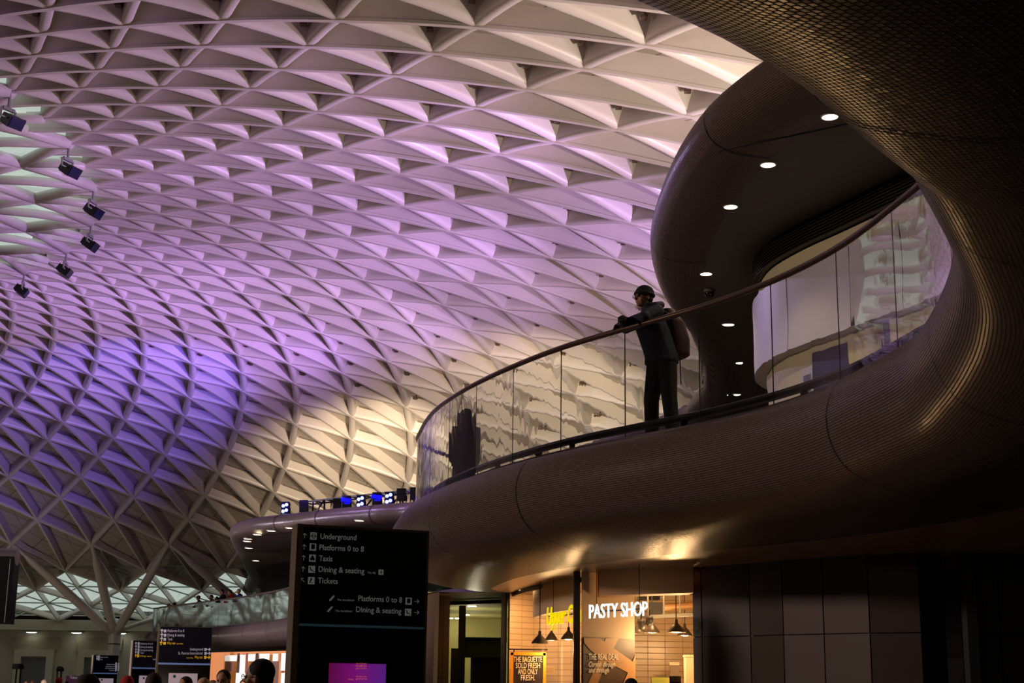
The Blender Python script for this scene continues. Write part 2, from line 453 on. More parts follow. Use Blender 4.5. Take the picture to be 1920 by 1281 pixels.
# floodlights hanging on the funnel ring
hd = mat('black lamp housing', (22, 20, 24), .4, .3); hb = mat('dim blue lamp lens', (16, 18, 60), .3)
proto = thing('hanging_floodlight', 'x', 'floodlight')
b = MB(); b.tube([(0, 0, 0), (0, 0, -.55)], .05, 8); child('hanging_rod', b, M_mull, proto)
b = MB(); b.box((0, 0, -.62), (.5, .12, .12)); b.tube([(-.3, 0, -.62), (-.3, 0, -.95)], .04, 6); b.tube([(.3, 0, -.62), (.3, 0, -.95)], .04, 6); b.tube([(-.3, 0, -.93), (.3, 0, -.93)], .03, 6); child('bracket', b, M_mull, proto)
b = MB(); R_ = Matrix.Rotation(.6, 3, 'X'); b.box((.28, .1, -.95), (.62, .42, .4), R_); b.box((.28, -.12, -1.07), (.66, .06, .44), R_); 
for k in range(4): b.box((.04+k*.16, .32, -.8), (.03, .16, .34), R_)
h = child('lamp_housing', b, hd, proto)
b = MB(); b.box((.28, -.16, -1.1), (.56, .03, .36), R_); child('lens', b, hb, h)
fl = [(-4, 'topmost floodlight under the glazed ring at the left edge of the vault'), (-8, 'floodlight hanging at the glazed ring, second from the top'), (-12, 'floodlight hanging at the glazed ring, third from the top'),
      (-16, 'floodlight hanging at the glazed ring, fourth from the top'), (-20, 'floodlight hanging at the glazed ring, fifth from the top'), (-24, 'lowest floodlight hanging at the glazed ring of the vault')]
for i, (m, lb) in enumerate(fl):
    p = W(m, 0)+Vector((0, 0, -.05)); a = RT0+RDT*m
    M = Matrix.Translation(p) @ Matrix.Rotation(1.0+.15*i, 4, 'Z') @ Matrix.Scale(.82, 4)
    if i == 0: proto.matrix_basis = M; proto['label'] = lb; proto['group'] = 'floodlights round the glazed ring'
    else: copy_tree(proto, M, lb, 'floodlights round the glazed ring')

# tree columns carrying the perimeter
def tree_col(m, lb):
    a = RT0+RDT*m; base = Vector((RCX+57.0*math.sin(a), RCY+57.0*math.cos(a), 0))
    t = thing('tree_column', lb, 'column', base, 0, 'branching columns round the perimeter')
    b = MB(); b.lathe((0, 0, 0), [(.5, 0), (.46, .1), (.40, .3), (.38, 4.1), (.43, 4.9), (.52, 5.4), (.3, 5.7), (.05, 5.8)], 24); child('trunk', b, M_white, t, smooth=True)
    b = MB(); b.lathe((0, 0, 4.05), [(.40, 0), (.42, .03), (.40, .06)], 24); child('collar', b, M_joint, t)
    for dm in (-2, 0, 2):
        e = W(m+dm, 18)-base+Vector((0, 0, .1)); s0 = Vector((0, 0, 4.7)); d = e-s0
        pts = [s0+d*k for k in (0, .12, .5, .80, .85, .88, 1)]
        b = MB(); b.tube(pts, [.26, .30, .30, .25, .16, .12, .12], 14); child('branch', b, M_white, t, smooth=True)
    e = W(m+1.2, 21)-base; b = MB(); b.tube([Vector((0, 0, 4.9)), e], .14, 8); child('rear_strut', b, M_white, t, smooth=True)
tree_col(-36, 'branching white column carrying the vault, left of the two dark blue sign totems')
tree_col(-32, 'branching white column mostly hidden behind the far balcony and its people')
tree_col(-40, 'branching white column at the far left edge of the vault, mostly out of frame')

# ================================================================== SHELL OF THE HALL
b = MB(); b.quad((-150, -60, 0), (80, -60, 0), (80, 140, 0), (-150, 140, 0)); tag(b.obj('floor', M_floor), kind='structure')
RW = 64.0
def ringp(m, r, z): a = RT0+RDT*m; return Vector((RCX+r*math.sin(a), RCY+r*math.cos(a), z))
b = MB()
for m in range(-90, 31):
    b.quad(ringp(m, RW, 0), ringp(m+1, RW, 0), ringp(m+1, RW, 6.3), ringp(m, RW, 6.3))
    b.quad(ringp(m, RW, 6.3), ringp(m+1, RW, 6.3), W(m+1, 22, .46), W(m, 22, .46))
tag(b.obj('wall_outer', M_wall, smooth=True), kind='structure')
# cornice beam, soffit lamps, piers and shuttered doorways in the visible stretch
b = MB()
for m in [x*.5 for x in range(-88, -56)]:
    a, c = ringp(m, 62.8, 0), ringp(m+.5, 62.8, 0)
    for z0, z1, r0, r1 in ((5.15, 5.9, 62.6, 62.6), (5.9, 5.9, 62.6, 64), (5.15, 5.15, 62.6, 64)):
        b.quad(ringp(m, r0, z0), ringp(m+.5, r0, z0), ringp(m+.5, r1, z1), ringp(m, r1, z1))
tag(b.obj('trim_1', M_wall), kind='structure')
b = MB()
for m in [x*.5 for x in range(-88, -56)]:
    b.quad(ringp(m, 63.8, 5.9), ringp(m+.5, 63.8, 5.9), ringp(m+.5, 63.8, 6.6), ringp(m, 63.8, 6.6))
tag(b.obj('trim_2', M_dark), kind='structure')
M_shut = mat('grey roller shutter', (96, 98, 96), .6); M_lint = mat('pale stone lintel', (188, 180, 160), .7)
def wallpt(px, z):   # point on the far wall seen at this column of the picture
    best = None
    for k in range(-880, -500):
        m = k/20; v = ringp(m, RW-.05, z); q = proj(v)
        if q and (best is None or abs(q[0]-px) < best[0]): best = (abs(q[0]-px), v, m)
    return best[1], best[2]
for i, (x0, x1) in enumerate(((22, 97), (142, 216))):
    a, ma = wallpt(x0, 0); c, mc = wallpt(x1, 0); ax = (c-a).normalized(); nrm = Vector((ax.y, -ax.x, 0)); w = (c-a).length
    d = bpy.data.objects.new('door_%d' % (i+1), None); COL.objects.link(d); d['kind'] = 'structure'
    d.matrix_basis = Matrix.Translation(a+nrm*.1) @ Matrix.Rotation(math.atan2(ax.y, ax.x), 4, 'Z')
    b = MB(); b.box((w/2, -.05, 1.6), (w-1.0, .1, 3.2)); child('roller_shutter', b, M_shut, d)
    b = MB(); b.box((.25, -.15, 1.65), (.5, .4, 3.3)); b.box((w-.25, -.15, 1.65), (.5, .4, 3.3)); b.box((w/2, -.15, 3.55), (w, .4, .5)); child('door_surround', b, M_lint, d)
    b = MB(); b.box((w/2, -.02, 4.25), (w+.6, .1, .9)); child('sign_band', b, mat('tan fascia panel', (150, 140, 118), .7), d)
M_dl = mat('warm lamp lens', (255, 250, 230), .3, emis=(255, 236, 200), es=9.)
M_dlw = mat('white lamp lens', (255, 255, 245), .3, emis=(240, 250, 235), es=6.)
for px, lb in ((63, 'oval lamp under the far cornice, leftmost'), (148, 'oval lamp under the far cornice, left of the branching column'), (231, 'oval lamp under the far cornice beside the fork of the branching column')):
    p, m = wallpt(px, 5.1); a = RT0+RDT*m; p = ringp(m, 63.3, 5.14)
    t = thing('cornice_lamp', lb, 'lamp', p, -a, 'oval lamps under the far cornice')
    b = MB(); b.ball((0, 0, -.02), .6, 16, 8, 0, (1, .5, .25)); child('housing', b, M_mull, t, smooth=True)
    b = MB(); b.ball((0, 0, -.10), .42, 16, 8, 0, (1, .5, .22)); child('lens', b, M_dlw, t, smooth=True)

# ================================================================== MEZZANINE
LIP = 4.36
lip_ctl = [(-9, 100), (-15, 97), (-19.5, 92)]+[(p_.x, p_.y) for p_ in [Pz(x, y, 5.70) for x, y in ((293, 1143), (297, 1140.5), (307, 1138.5), (339.6, 1134.7), (384.4, 1128.8), (444, 1121.3), (488.7, 1113.9), (543, 1102.5))]]+[(-5.2, 52), (-2.0, 44), (.2, 38), (1.2, 33), (.9, 29.8), (-.3, 27.6), (-1.2, 26.2), (-1.58, 24.9),
           (-1.47, 23.6), (-1.17, 21.9), (-.75, 20.5), (-.41, 19.6), (.04, 18.6), (.63, 17.5), (1.32, 16.5), (2.05, 15.5), (2.66, 14.4), (3.08, 13.2),
           (3.30, 11.9), (3.40, 10.9), (3.36, 9.9), (3.12, 8.6), (2.75, 7.5), (2.25, 6.55), (1.75, 5.75), (1.25, 5.12), (.7, 4.55), (.2, 4.08), (-.6, 3.5), (-2, 2.7), (-5, 1.0), (-12, -2)]
lip_ctl = [q for q in lip_ctl if q[1] > 10.5 and True]+[(3.30, 9.9)][:-0 or None]
_sil = [Pz(x, y, LIP-.86) for x, y in ((1762, 395), (1715, 345), (1650, 294), (1580, 233), (1493, 164), (1440, 129), (1330, 68), (1200, 12), (1060, -45))]
_in = [(_sil[min(i+1, len(_sil)-1)]-_sil[max(i-1, 0)]).normalized() for i in range(len(_sil))]
lip_ctl += [(3.14, 8.9), (2.92, 7.9), (2.6, 6.9)]+[(p.x-.26*t.y, p.y+.26*t.x) for p, t in zip(_sil, _in)]+[(-1.4, 2.1), (-4, .6), (-12, -2)]
print('lip', [(round(a, 2), round(b_, 2)) for a, b_ in lip_ctl[-16:]])
LIPC, LSTEP = resample([Vector((p.x, p.y, 0)) for p in catmull([(x, y, 0) for x, y in lip_ctl], 14)], .16)
def outn(P, i):
    t = (P[min(i+1, len(P)-1)]-P[max(i-1, 0)]).normalized(); return Vector((t.y, -t.x, 0))
def smooth_n(P, k=3):
    N = [outn(P, i) for i in range(len(P))]; return [sum((N[min(max(i+j, 0), len(N)-1)] for j in range(-k, k+1)), Vector()).normalized() for i in range(len(P))]
LN = smooth_n(LIPC)
MPROF = catmull([(0, .0, 0), (-.12, .0, 0), (-.25, -.05, 0), (-.36, -.18, 0), (-.42, -.40, 0), (-.38, -.65, 0), (-.24, -.86, 0), (0, -.98, 0), (.35, -1.08, 0), (.8, -1.13, 0), (1.3, -1.16, 0)], 3)
ml = [0]
for i in range(1, len(MPROF)): ml.append(ml[-1]+(MPROF[i]-MPROF[i-1]).length)
def edge_slab(curve, normals, prof_, plen, z0, name_mat, step):
    b = MB(); S = len(prof_)
    for i, (p, n) in enumerate(zip(curve, normals)):
        for q in prof_: b.v.append(tuple(p - n*q.x + Vector((0, 0, z0+q.y))))
    for i in range(len(curve)-1):
        for k in range(S-1):
            a = i*S+k; u0, u1 = i*step, (i+1)*step; b.face((a, a+S, a+S+1, a+1), 0, ((u0, plen[k]), (u1, plen[k]), (u1, plen[k+1]), (u0, plen[k+1])))
    return b
mezz = bpy.data.objects.new('trim_3', None); COL.objects.link(mezz); mezz['kind'] = 'structure'
b = edge_slab(LIPC, LN, MPROF, ml, LIP, None, LSTEP)
b.obj('mosaic_edge', M_tile, mezz, smooth=True)
def fillpoly(pts, z, name, m, parent, flip=False):
    from mathutils.geometry import tessellate_polygon
    P = [Vector((p.x, p.y, z)) for p in pts]; b = MB()
    for p in P: b.v.append(tuple(p))
    for t in tessellate_polygon([P]): b.face(t)
    return b.obj(name, m, parent)
far = [Vector((-12, -12, 0)), Vector((24, -12, 0)), Vector((24, 60, 0)), Vector((10, 96, 0))]
e = MPROF[-1]
fillpoly([p-n*e.x for p, n in zip(LIPC[::2], LN[::2])]+far, LIP+e.y+.002, 'soffit_slab', M_smooth, mezz)
fillpoly([p+Vector((0, 0, 0)) for p in LIPC[::2]]+far, LIP, 'deck', M_floor, mezz)
def near_idx(P, x, y): return min(range(len(P)), key=lambda i: (P[i]-Vector((x, y, 0))).length)
# dark expansion joints across the mosaic
for (x, y) in ((-.75, 20.5), (.42, 17.9), (3.2, 12.6), (3.3, 9.5), (2.0, 6.1), (1.2, 4.6), (-9.6, 61), (-11.8, 66), (-13.6, 69.7), (-15.2, 73)):
    i = near_idx(LIPC, x, y); b = MB(); w = .016 if y < 30 else .04
    pr = [LIPC[i]-LN[i]*q.x+Vector((0, 0, LIP+q.y)) for q in MPROF]
    t = (LIPC[i+1]-LIPC[i]).normalized()
    for k in range(len(pr)-1):
        n0 = Vector((LN[i].x, LN[i].y, 0)); d = (pr[k+1]-pr[k]).normalized(); o_ = t.cross(d); o_ = -o_ if o_.dot(n0-Vector((0, 0, .8))) < 0 else o_
        b.quad(pr[k]-t*w/2+o_*.006, pr[k]+t*w/2+o_*.006, pr[k+1]+t*w/2+o_*.006, pr[k+1]-t*w/2+o_*.006)
    b.obj('expansion_joint', M_joint, mezz)

# balustrades -------------------------------------------------------
def arc_len(P):
    L = [0]
    for i in range(1, len(P)): L.append(L[-1]+(P[i]-P[i-1]).length)
    return L
LL = arc_len(LIPC)
def at_len(s):
    s = max(0, min(LL[-1]-1e-4, s)); i = int(s/LSTEP); i = min(i, len(LIPC)-2); f = (s-LL[i])/LSTEP
    return LIPC[i].lerp(LIPC[i+1], f), LN[i].lerp(LN[i+1], f).normalized()
RAILZ = 5.70
def balustrade(lb, s0, s1, gap, seglen, matA, matB, simple=False, wid=.072):
    p, n = at_len((s0+s1)/2)
    t = thing('glass_balustrade', lb, 'balustrade', (p.x, p.y, LIP))
    N = int((s1-s0)/.2); b = MB(); b.tube([at_len(s0+(s1-s0)*k/N)[0]+Vector((0, 0, RAILZ)) for k in range(N+1)], wid/2, 10); b.obj('handrail', M_bronze, t, smooth=True)
    b = MB(); pts = [at_len(s0+(s1-s0)*k/N) for k in range(N+1)]
    for sgn in (-.05, .05):
        n0 = len(b.v)
        for p, n in pts:
            for h in (.0, .045): b.v.append(tuple(p+n*sgn+Vector((0, 0, LIP+h))))
        for k in range(N): a = n0+2*k; b.face((a, a+2, a+3, a+1))
    n0 = len(b.v)
    for p, n in pts:
        for sgn in (-.05, .05): b.v.append(tuple(p+n*sgn+Vector((0, 0, LIP+.045))))
    for k in range(N): a = n0+2*k; b.face((a, a+2, a+3, a+1))
    if not simple:
        for off_, h_ in ((-.10, .17),):
            b.tube([p+n*off_+Vector((0, 0, LIP+h_)) for p, n in pts], .048, 8)
        for k in range(0, N, 10):
            p, n = pts[k]; b.bar(p-n*.10+Vector((0, 0, LIP+.0)), p-n*.10+Vector((0, 0, LIP+.17)), .07, .05)
    b.obj('base_shoe', M_dmet, t)
    s = s0; cnt = int(round((s1-s0)/seglen))
    for j in range(cnt):
        a0 = s0+j*seglen; a1 = a0+seglen-gap; K = max(2, int(seglen/.15)); b = MB(); K1 = K+1
        th = .0075; z0, z1 = LIP+.03, RAILZ-.01; rows = 2
        for sgn in ((1, -1) if not simple else (1,)):
            for k in range(K1):
                p, n = at_len(a0+(a1-a0)*k/K)
                for z in (z0, z1): b.v.append(tuple(p+n*(th*sgn)+Vector((0, 0, z))))
        H = 2*K1
        for k in range(K):
            u0, u1 = a0+(a1-a0)*k/K, a0+(a1-a0)*(k+1)/K; a = 2*k
            b.face((a, a+2, a+3, a+1), 0, ((u0+j*7, z0), (u1+j*7, z0), (u1+j*7, z1), (u0+j*7, z1)))
            if not simple: b.face((H+a, H+a+1, H+a+3, H+a+2), 1)
        if not simple:
            E = len(b.v); b.v += b.v[:E]
            for k in (0, K): a = E+2*k; b.face((a, a+1, H+a+1, H+a) if k == 0 else (a+1, a, H+a, H+a+1), 2)
            for k in range(K): a = E+2*k; b.face((a+1, a+3, H+a+3, H+a+1), 2); b.face((a+2, a, H+a, H+a+2), 2)
        g = b.obj('glass_panel', [matA, matB, M_gedge] if not simple else [matA], t, smooth=False)
        for pol in g.data.polygons: pol.use_smooth = pol.material_index < 2
        if not simple:
            p, n = at_len(a1+gap/2); b = MB(); b.bar(p+Vector((0, 0, z0)), p+Vector((0, 0, z1)), .012, .014, n); b.obj('panel_joint', M_gedge, t)
    return t
sJ = LL[near_idx(LIPC, 1.32, 16.5)]
balustrade('curved glass balustrade with a bronze handrail along the near balcony where a man leans', sJ-1.245*9-.0, sJ+1.245*7, .010, 1.245, M_glassA, M_glassB)
s_a = LL[near_idx(LIPC, -19.5, 92)]; s_b = LL[near_idx(LIPC, -5.2, 52)]
balustrade('distant glass balustrade above the lilac balcony edge, left of the large sign', s_a, s_b, .03, 1.9, M_glassF, M_glassF, simple=True, wid=.09)

# ================================================================== UPPER CANOPY
CZ = 7.6
can_px = [(483, 1110, 7.9), (465, 1075, 7.95), (447, 1040, 7.95), (434, 1012, 7.97), (430, 998, 8.0), (440, 986, 8.1), (476, 974, 8.2), (540, 962.5, 8.3), (600, 955, 8.3), (697, 946, 8.3), (789, 936, 8.3)]
can1 = [Pz(x, y, z) for x, y, z in can_px]
can2 = [Pz(x, y, 7.95) for x, y in ((1262, 790), (1290, 768), (1311, 735), (1317, 700), (1306, 650), (1290, 612), (1268, 583), (1240, 540), (1223, 490), (1220, 440), (1235, 380), (1270, 300), (1320, 231), (1380, 180), (1445, 135), (1530, 78), (1640, 5), (1760, -75))]
can = [Vector((-7, 97, 0))]+can1+[can1[-1].lerp(can2[0], f)+Vector((d, 0, 0)) for f, d in ((.35, -.1), (.7, .1))]+can2
CANC, CSTEP = resample([Vector((p.x, p.y, 0)) for p in catmull([(p.x, p.y, 0) for p in can], 12)], .3)
CN = smooth_n(CANC, 2)
CPROF = catmull([(1.3, .78, 0), (.6, .76, 0), (.25, .70, 0), (.06, .56, 0), (0, .38, 0), (.05, .2, 0), (.18, .08, 0), (.42, .01, 0), (.8, 0, 0)], 3)
cl_ = [0]
for i in range(1, len(CPROF)): cl_.append(cl_[-1]+(CPROF[i]-CPROF[i-1]).length)
canopy = bpy.data.objects.new('trim_4', None); COL.objects.link(canopy); canopy['kind'] = 'structure'
b = edge_slab(CANC, CN, CPROF, cl_, CZ, None, CSTEP); b.obj('mosaic_edge', M_tile, canopy, smooth=True)
farc = [Vector((14, 1, 0)), Vector((26, 1, 0)), Vector((26, 60, 0)), Vector((12, 97, 0))]
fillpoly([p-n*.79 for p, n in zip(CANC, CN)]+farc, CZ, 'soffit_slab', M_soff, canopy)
fillpoly([p-n*1.25 for p, n in zip(CANC, CN)]+farc, CZ+.77, 'canopy_top', M_clad, canopy)
for (px, py, zz) in ((1315, 235, 0), (1221, 450, 0), (520, 966, 1), (594, 957, 1), (697, 946, 1)):
    q = Pz(px, py, 7.95+.35*zz); i = near_idx(CANC, q.x, q.y); i = max(1, min(i, len(CANC)-2)); b = MB(); t = (CANC[i+1]-CANC[i-1]).normalized(); w = .02 if q.y < 40 else .06
    pr = [CANC[i]-CN[i]*k.x+Vector((0, 0, CZ+k.y)) for k in CPROF]
    for k in range(len(pr)-1):
        d = (pr[k+1]-pr[k]).normalized(); o_ = t.cross(d); o_ = -o_ if o_.dot(CN[i]) < 0 and abs(o_.z) < .9 else o_
        if abs(o_.z) >= .9: o_ = Vector((0, 0, 1 if pr[k].z > CZ+.5 else -1))
        b.quad(pr[k]-t*w/2+o_*.01, pr[k]+t*w/2+o_*.01, pr[k+1]+t*w/2+o_*.01, pr[k+1]-t*w/2+o_*.01)
    b.obj('expansion_joint', M_joint, canopy)
b = MB(); pa, pb = Pz(1345, 285, CZ-.004), Pz(1720, 205, CZ-.004); b.bar(pa, pb, .02, .003); b.obj('soffit_joint', M_joint, canopy)
# downlights
def downlight(px, py, z, lb, r=.085, grp='round downlights in the upper soffit', es=None):
    p = Pz(px, py, z); t = thing('downlight', lb, 'downlight', p, 0, grp)
    b = MB(); b.lathe((0, 0, 0), [(r*1.18, .004), (r*1.18, -.012), (r, -.014), (r*.98, .0)], 24); child('bezel', b, M_white, t)
    b = MB(); b.lathe((0, 0, -.006), [(r, 0), (r*.5, -.004), (0.001, -.006)], 24); child('lens', b, M_dl, t)
    l = bpy.data.lights.new('downlight_glow', 'SPOT'); l.energy = 75; l.color = (1, .82, .6); l.spot_size = 1.9; l.spot_blend = .6; l.shadow_soft_size = .07
    o = bpy.data.objects.new('downlight_glow', l); COL.objects.link(o); o.location = p-Vector((0, 0, .05)); return t
for px, py, lb in ((1556, 218, 'round downlight nearest the viewer, right under the tiled sweep'), (1440, 308, 'round downlight above the louvred drum, second from the top'), (1370, 387, 'round downlight left of the louvres, third from the top'),
                   (1324, 513, 'round downlight just above the handrail right of the man'), (1367, 608, 'round downlight seen through the glass, highest below the handrail'), (1389, 680, 'round downlight seen through the glass beside the white drum'), (1381, 740, 'lowest round downlight seen through the glass near the deck')):
    downlight(px, py, CZ, lb)
def bare_light(px, py, lb, r=.17):
    p = Pz(px, py, CZ); t = thing('downlight', lb, 'downlight', p, 0, 'small downlights under the far canopy')
    b = MB(); b.lathe((0, 0, 0), [(r*1.2, .004), (r*1.2, -.03), (r, -.03), (r*.98, .0)], 16); child('bezel', b, M_white, t)
    b = MB(); b.lathe((0, 0, -.008), [(r, 0), (0.001, -.004)], 16); child('lens', b, M_dl, t)
for px, py, lb in ((674, 975.5, 'downlight just above the top edge of the large sign'), (544, 989.5, 'downlight under the far canopy touching the left edge of the large sign'), (509, 995, 'downlight under the far canopy, second left of the large sign'), (483, 1002, 'downlight under the far canopy, middle of the row'),
                   (465.5, 1010, 'upper one of two adjoining downlights at the canopy tip'), (464, 1014.5, 'lower one of two adjoining downlights at the canopy tip'), (467, 1027.5, 'downlight below the adjoining pair at the canopy tip'), (480, 1051, 'lowest downlight under the far canopy tip')):
    bare_light(px, py, lb)
# dome camera
t = thing('dome_camera', 'small black dome camera under the soffit between two downlights', 'camera', Pz(1330, 543, CZ))
b = MB(); b.lathe((0, 0, 0), [(.09, 0), (.09, -.05), (.0, -.05)], 20); child('mount', b, M_soff, t)
b = MB(); b.ball((0, 0, -.06), .075, 16, 10); child('dome', b, mat('black gloss dome', (8, 8, 9), .08), t, smooth=True)

# lighting truss on the far canopy -------------------------------------------------
tp = [Pz(x, y, 8.55) for x, y in ((532, 958), (600, 950), (697, 940), (796, 929.5), (880, 918))]
tp = [p+Vector((.5, 1.6, 0)) for p in tp]
M_truss = mat('black truss steel', (16, 15, 18), .5, .3)
t0 = thing('lighting_truss', 'long black lighting truss standing on the rim of the far canopy', 'truss', (tp[0].x, tp[0].y, 8.37))
b = MB(); P, st = resample(catmull(tp, 6), .8)
for i in range(len(P)-1):
    a, c = P[i], P[i+1]
    for dz in (-.12, .55): b.bar(a+Vector((0, 0, dz)), c+Vector((0, 0, dz)), .07, .07); b.bar(a+Vector((.4, .6, dz)), c+Vector((.4, .6, dz)), .06, .06)
    b.bar(a+Vector((0, 0, -.18)), a+Vector((0, 0, .55)), .06, .06); b.bar(a+Vector((.4, .6, -.18)), a+Vector((.4, .6, .55)), .06, .06)
    b.bar(a+Vector((0, 0, .55)), a+Vector((.4, .6, .55)), .05, .05)
    if i % 2: b.bar(a+Vector((0, 0, -.12)), c+Vector((0, 0, .55)), .05, .05)
b.obj('truss_frame', M_truss, t0)
M_blue = mat('blue-white led lens', (120, 120, 255), .3, emis=(110, 120, 255), es=6.); M_blu2 = mat('deep blue lit flap', (10, 10, 220), .4, emis=(18, 14, 255), es=.9)
Xr = Vector((1, 0, 0))
def flood(px, py, kind, lb):
    p = Pz(px, py, 8.8)+Vector((.0, -.25, 0)); d = Vector((0, -1, 0))
    t = thing('led_floodlight', lb, 'floodlight', p, -.2, 'led floodlights along the truss')
    b = MB(); b.box((0, .1, 0), (.34, .16, .44)); b.box((0, 0.02, .24), (.36, .1, .04)); b.tube([(-.19, .1, 0), (-.19, .1, -.42), (.19, .1, -.42), (.19, .1, 0)], .025, 6); child('housing', b, M_truss, t)
    if kind == 'on':
        for k, dz in enumerate((.11, -.12)):
            b = MB()
            for j in range(2): b.lathe((-.07+j*.14, -.0, dz+(j-.5)*.05), [(.001, -.0), (.065, 0), (.07, .03)], 12, 0, Matrix.Rotation(PI/2, 3, 'X'))
            child('lens_row', b, M_blue, t)
    elif kind == 'blue':
        b = MB(); b.box((0, -.0, .08), (.42, .03, .16), Matrix.Rotation(.12, 3, 'Y')); b.box((.05, -.03, -.06), (.26, .03, .05)); child('lens', b, M_blu2, t)
    else:
        b = MB(); b.box((0, 0.0, .1), (.36, .03, .2), Matrix.Rotation(.5, 3, 'X')); child('barn_door', b, M_truss, t)
for px, py, k, lb in ((536, 954, 'on', 'lit blue-white floodlight at the left end of the truss'), (570, 951, 'off', 'dark floodlight next to the left end of the truss'), (633, 948, 'off', 'dark floodlight left of the first blue flap'), (650, 943, 'blue', 'deep blue glowing floodlight left of the middle of the truss'), (677, 942, 'on', 'lit blue-white floodlight in the middle of the truss'),
                      (707, 937, 'blue', 'deep blue glowing floodlight right of the middle of the truss'), (730, 936, 'on', 'lit blue-white floodlight toward the right end of the truss'), (753, 930, 'off', 'dark floodlight, first right of the lit blue-white ones'), (778, 928, 'off', 'dark floodlight at the right end of the truss next to the glass')):
    flood(px, py, k, lb)

# ================================================================== DRUM ON THE BALCONY
dr = [Pz(x, y, CZ) for x, y in ((1900, 214), (1800, 262), (1715, 312), (1640, 348), (1560, 388), (1500, 417), (1450, 446), (1424, 468), (1412, 490), (1414, 512), (1432, 528), (1470, 540))]
DRC, DST = resample(catmull([(p.x, p.y, 0) for p in dr], 10), .12)
DN = smooth_n(DRC, 2)
if DN[len(DN)//2].x > 0: DN = [-n for n in DN]
drum = bpy.data.objects.new('wall_drum', None); COL.objects.link(drum); drum['kind'] = 'structure'
def band(z0, z1, inset, m, name, i0=0, i1=None, cap=True):
    b = MB(); i1 = i1 or len(DRC)-1
    for i in range(i0, i1):
        a, c = DRC[i]-DN[i]*inset, DRC[i+1]-DN[i+1]*inset
        b.quad((a.x, a.y, z0), (c.x, c.y, z0), (c.x, c.y, z1), (a.x, a.y, z1))
        if cap:
            e0, e1 = DRC[i]-DN[i]*(inset+.2), DRC[i+1]-DN[i+1]*(inset+.2)
            b.quad((a.x, a.y, z0), (e0.x, e0.y, z0), (e1.x, e1.y, z0), (c.x, c.y, z0))
    return b.obj(name, m, drum, smooth=False)
M_lilac = mat('pale satin drum panel', (196, 190, 196), .45, noise=.03); M_cream = mat('cream recessed wall', (196, 186, 150), .6)
band(7.26, 7.6, .12, M_dark, 'louvre_back')
for k in range(8): z = 7.28+k*.04; band(z, z+.018, .0, M_dmet, 'louvre_blade', cap=True)
band(6.98, 7.26, .10, M_cream, 'cream_band')
band(5.95, 6.98, .0, M_lilac, 'white_panel')
band(4.36, 5.95, .18, M_cream, 'recessed_wall')
def on_drum(px, z, inset):
    best = min(range(len(DRC)), key=lambda i: abs((proj((DRC[i].x, DRC[i].y, z)) or (9e9, 0))[0]-px)); return DRC[best]-DN[best]*inset, DN[best], best
for px0, px1, z0, z1, m, nm in ((1488, 1512, 4.4, 5.7, mat('white door frame', (186, 178, 184), .5), 'door_frame'), (1513, 1572, 4.4, 5.85, mat('dark blue poster', (22, 22, 60), .4), 'blue_poster'), (1646, 1650, 4.4, 5.95, M_dark, 'wall_joint')):
    a, n, i = on_drum(px0, 5, .16); c, n2, j = on_drum(px1, 5, .16); b = MB(); b.quad((a.x, a.y, z0), (c.x, c.y, z0), (c.x, c.y, z1), (a.x, a.y, z1)); b.obj(nm, m, drum)
    if nm == 'door_frame':
        a2, c2 = a.lerp(c, .25)+n*.012, a.lerp(c, .8)+n*.012; b = MB(); b.quad((a2.x, a2.y, z0), (c2.x, c2.y, z0), (c2.x, c2.y, z1-.1), (a2.x, a2.y, z1-.1)); b.obj('door_leaf', mat('grey door leaf', (80, 76, 90), .5), drum)
b = MB()
for px in (1408, 1480, 1600, 1700):
    a, n, i = on_drum(px, 6.2, -.004); b.bar((a.x, a.y, 5.95), (a.x, a.y, 6.98), .008, .004)
b.obj('panel_joints', M_joint, drum)

# ================================================================== WALL UNDER THE MEZZANINE (right)
SOF = LIP+MPROF[-1].y     # 3.20
wp = [Pz(x, y, SOF) for x, y in ((1297, 1064), (1314, 1063), (1404, 1057), (1465, 1051), (1540, 1046), (1625, 1040), (1720, 1037))]
wr = bpy.data.objects.new('wall_right', None); COL.objects.link(wr); wr['kind'] = 'structure'
for i in range(len(wp)-1):
    a, c = wp[i], wp[i+1]; t = (c-a).normalized(); n = Vector((t.y, -t.x, 0)); n = -n if n.y > 0 else n
    for (z0, z1) in ((-.0, .98), (1.0, 2.27), (2.285, SOF)):
        b = MB(); g = .008; a2, c2 = a+t*g, c-t*g
        th = n*.02
        b.quad((a2.x, a2.y, z0), (c2.x, c2.y, z0), (c2.x, c2.y, z1), (a2.x, a2.y, z1)); b.obj('metal_panel', M_panel, wr)
    b = MB(); q = n*-.03; b.quad(a+q+Vector((0, 0, -SOF)), c+q+Vector((0, 0, -SOF)), c+q, a+q); b.obj('panel_backing', M_dark, wr)
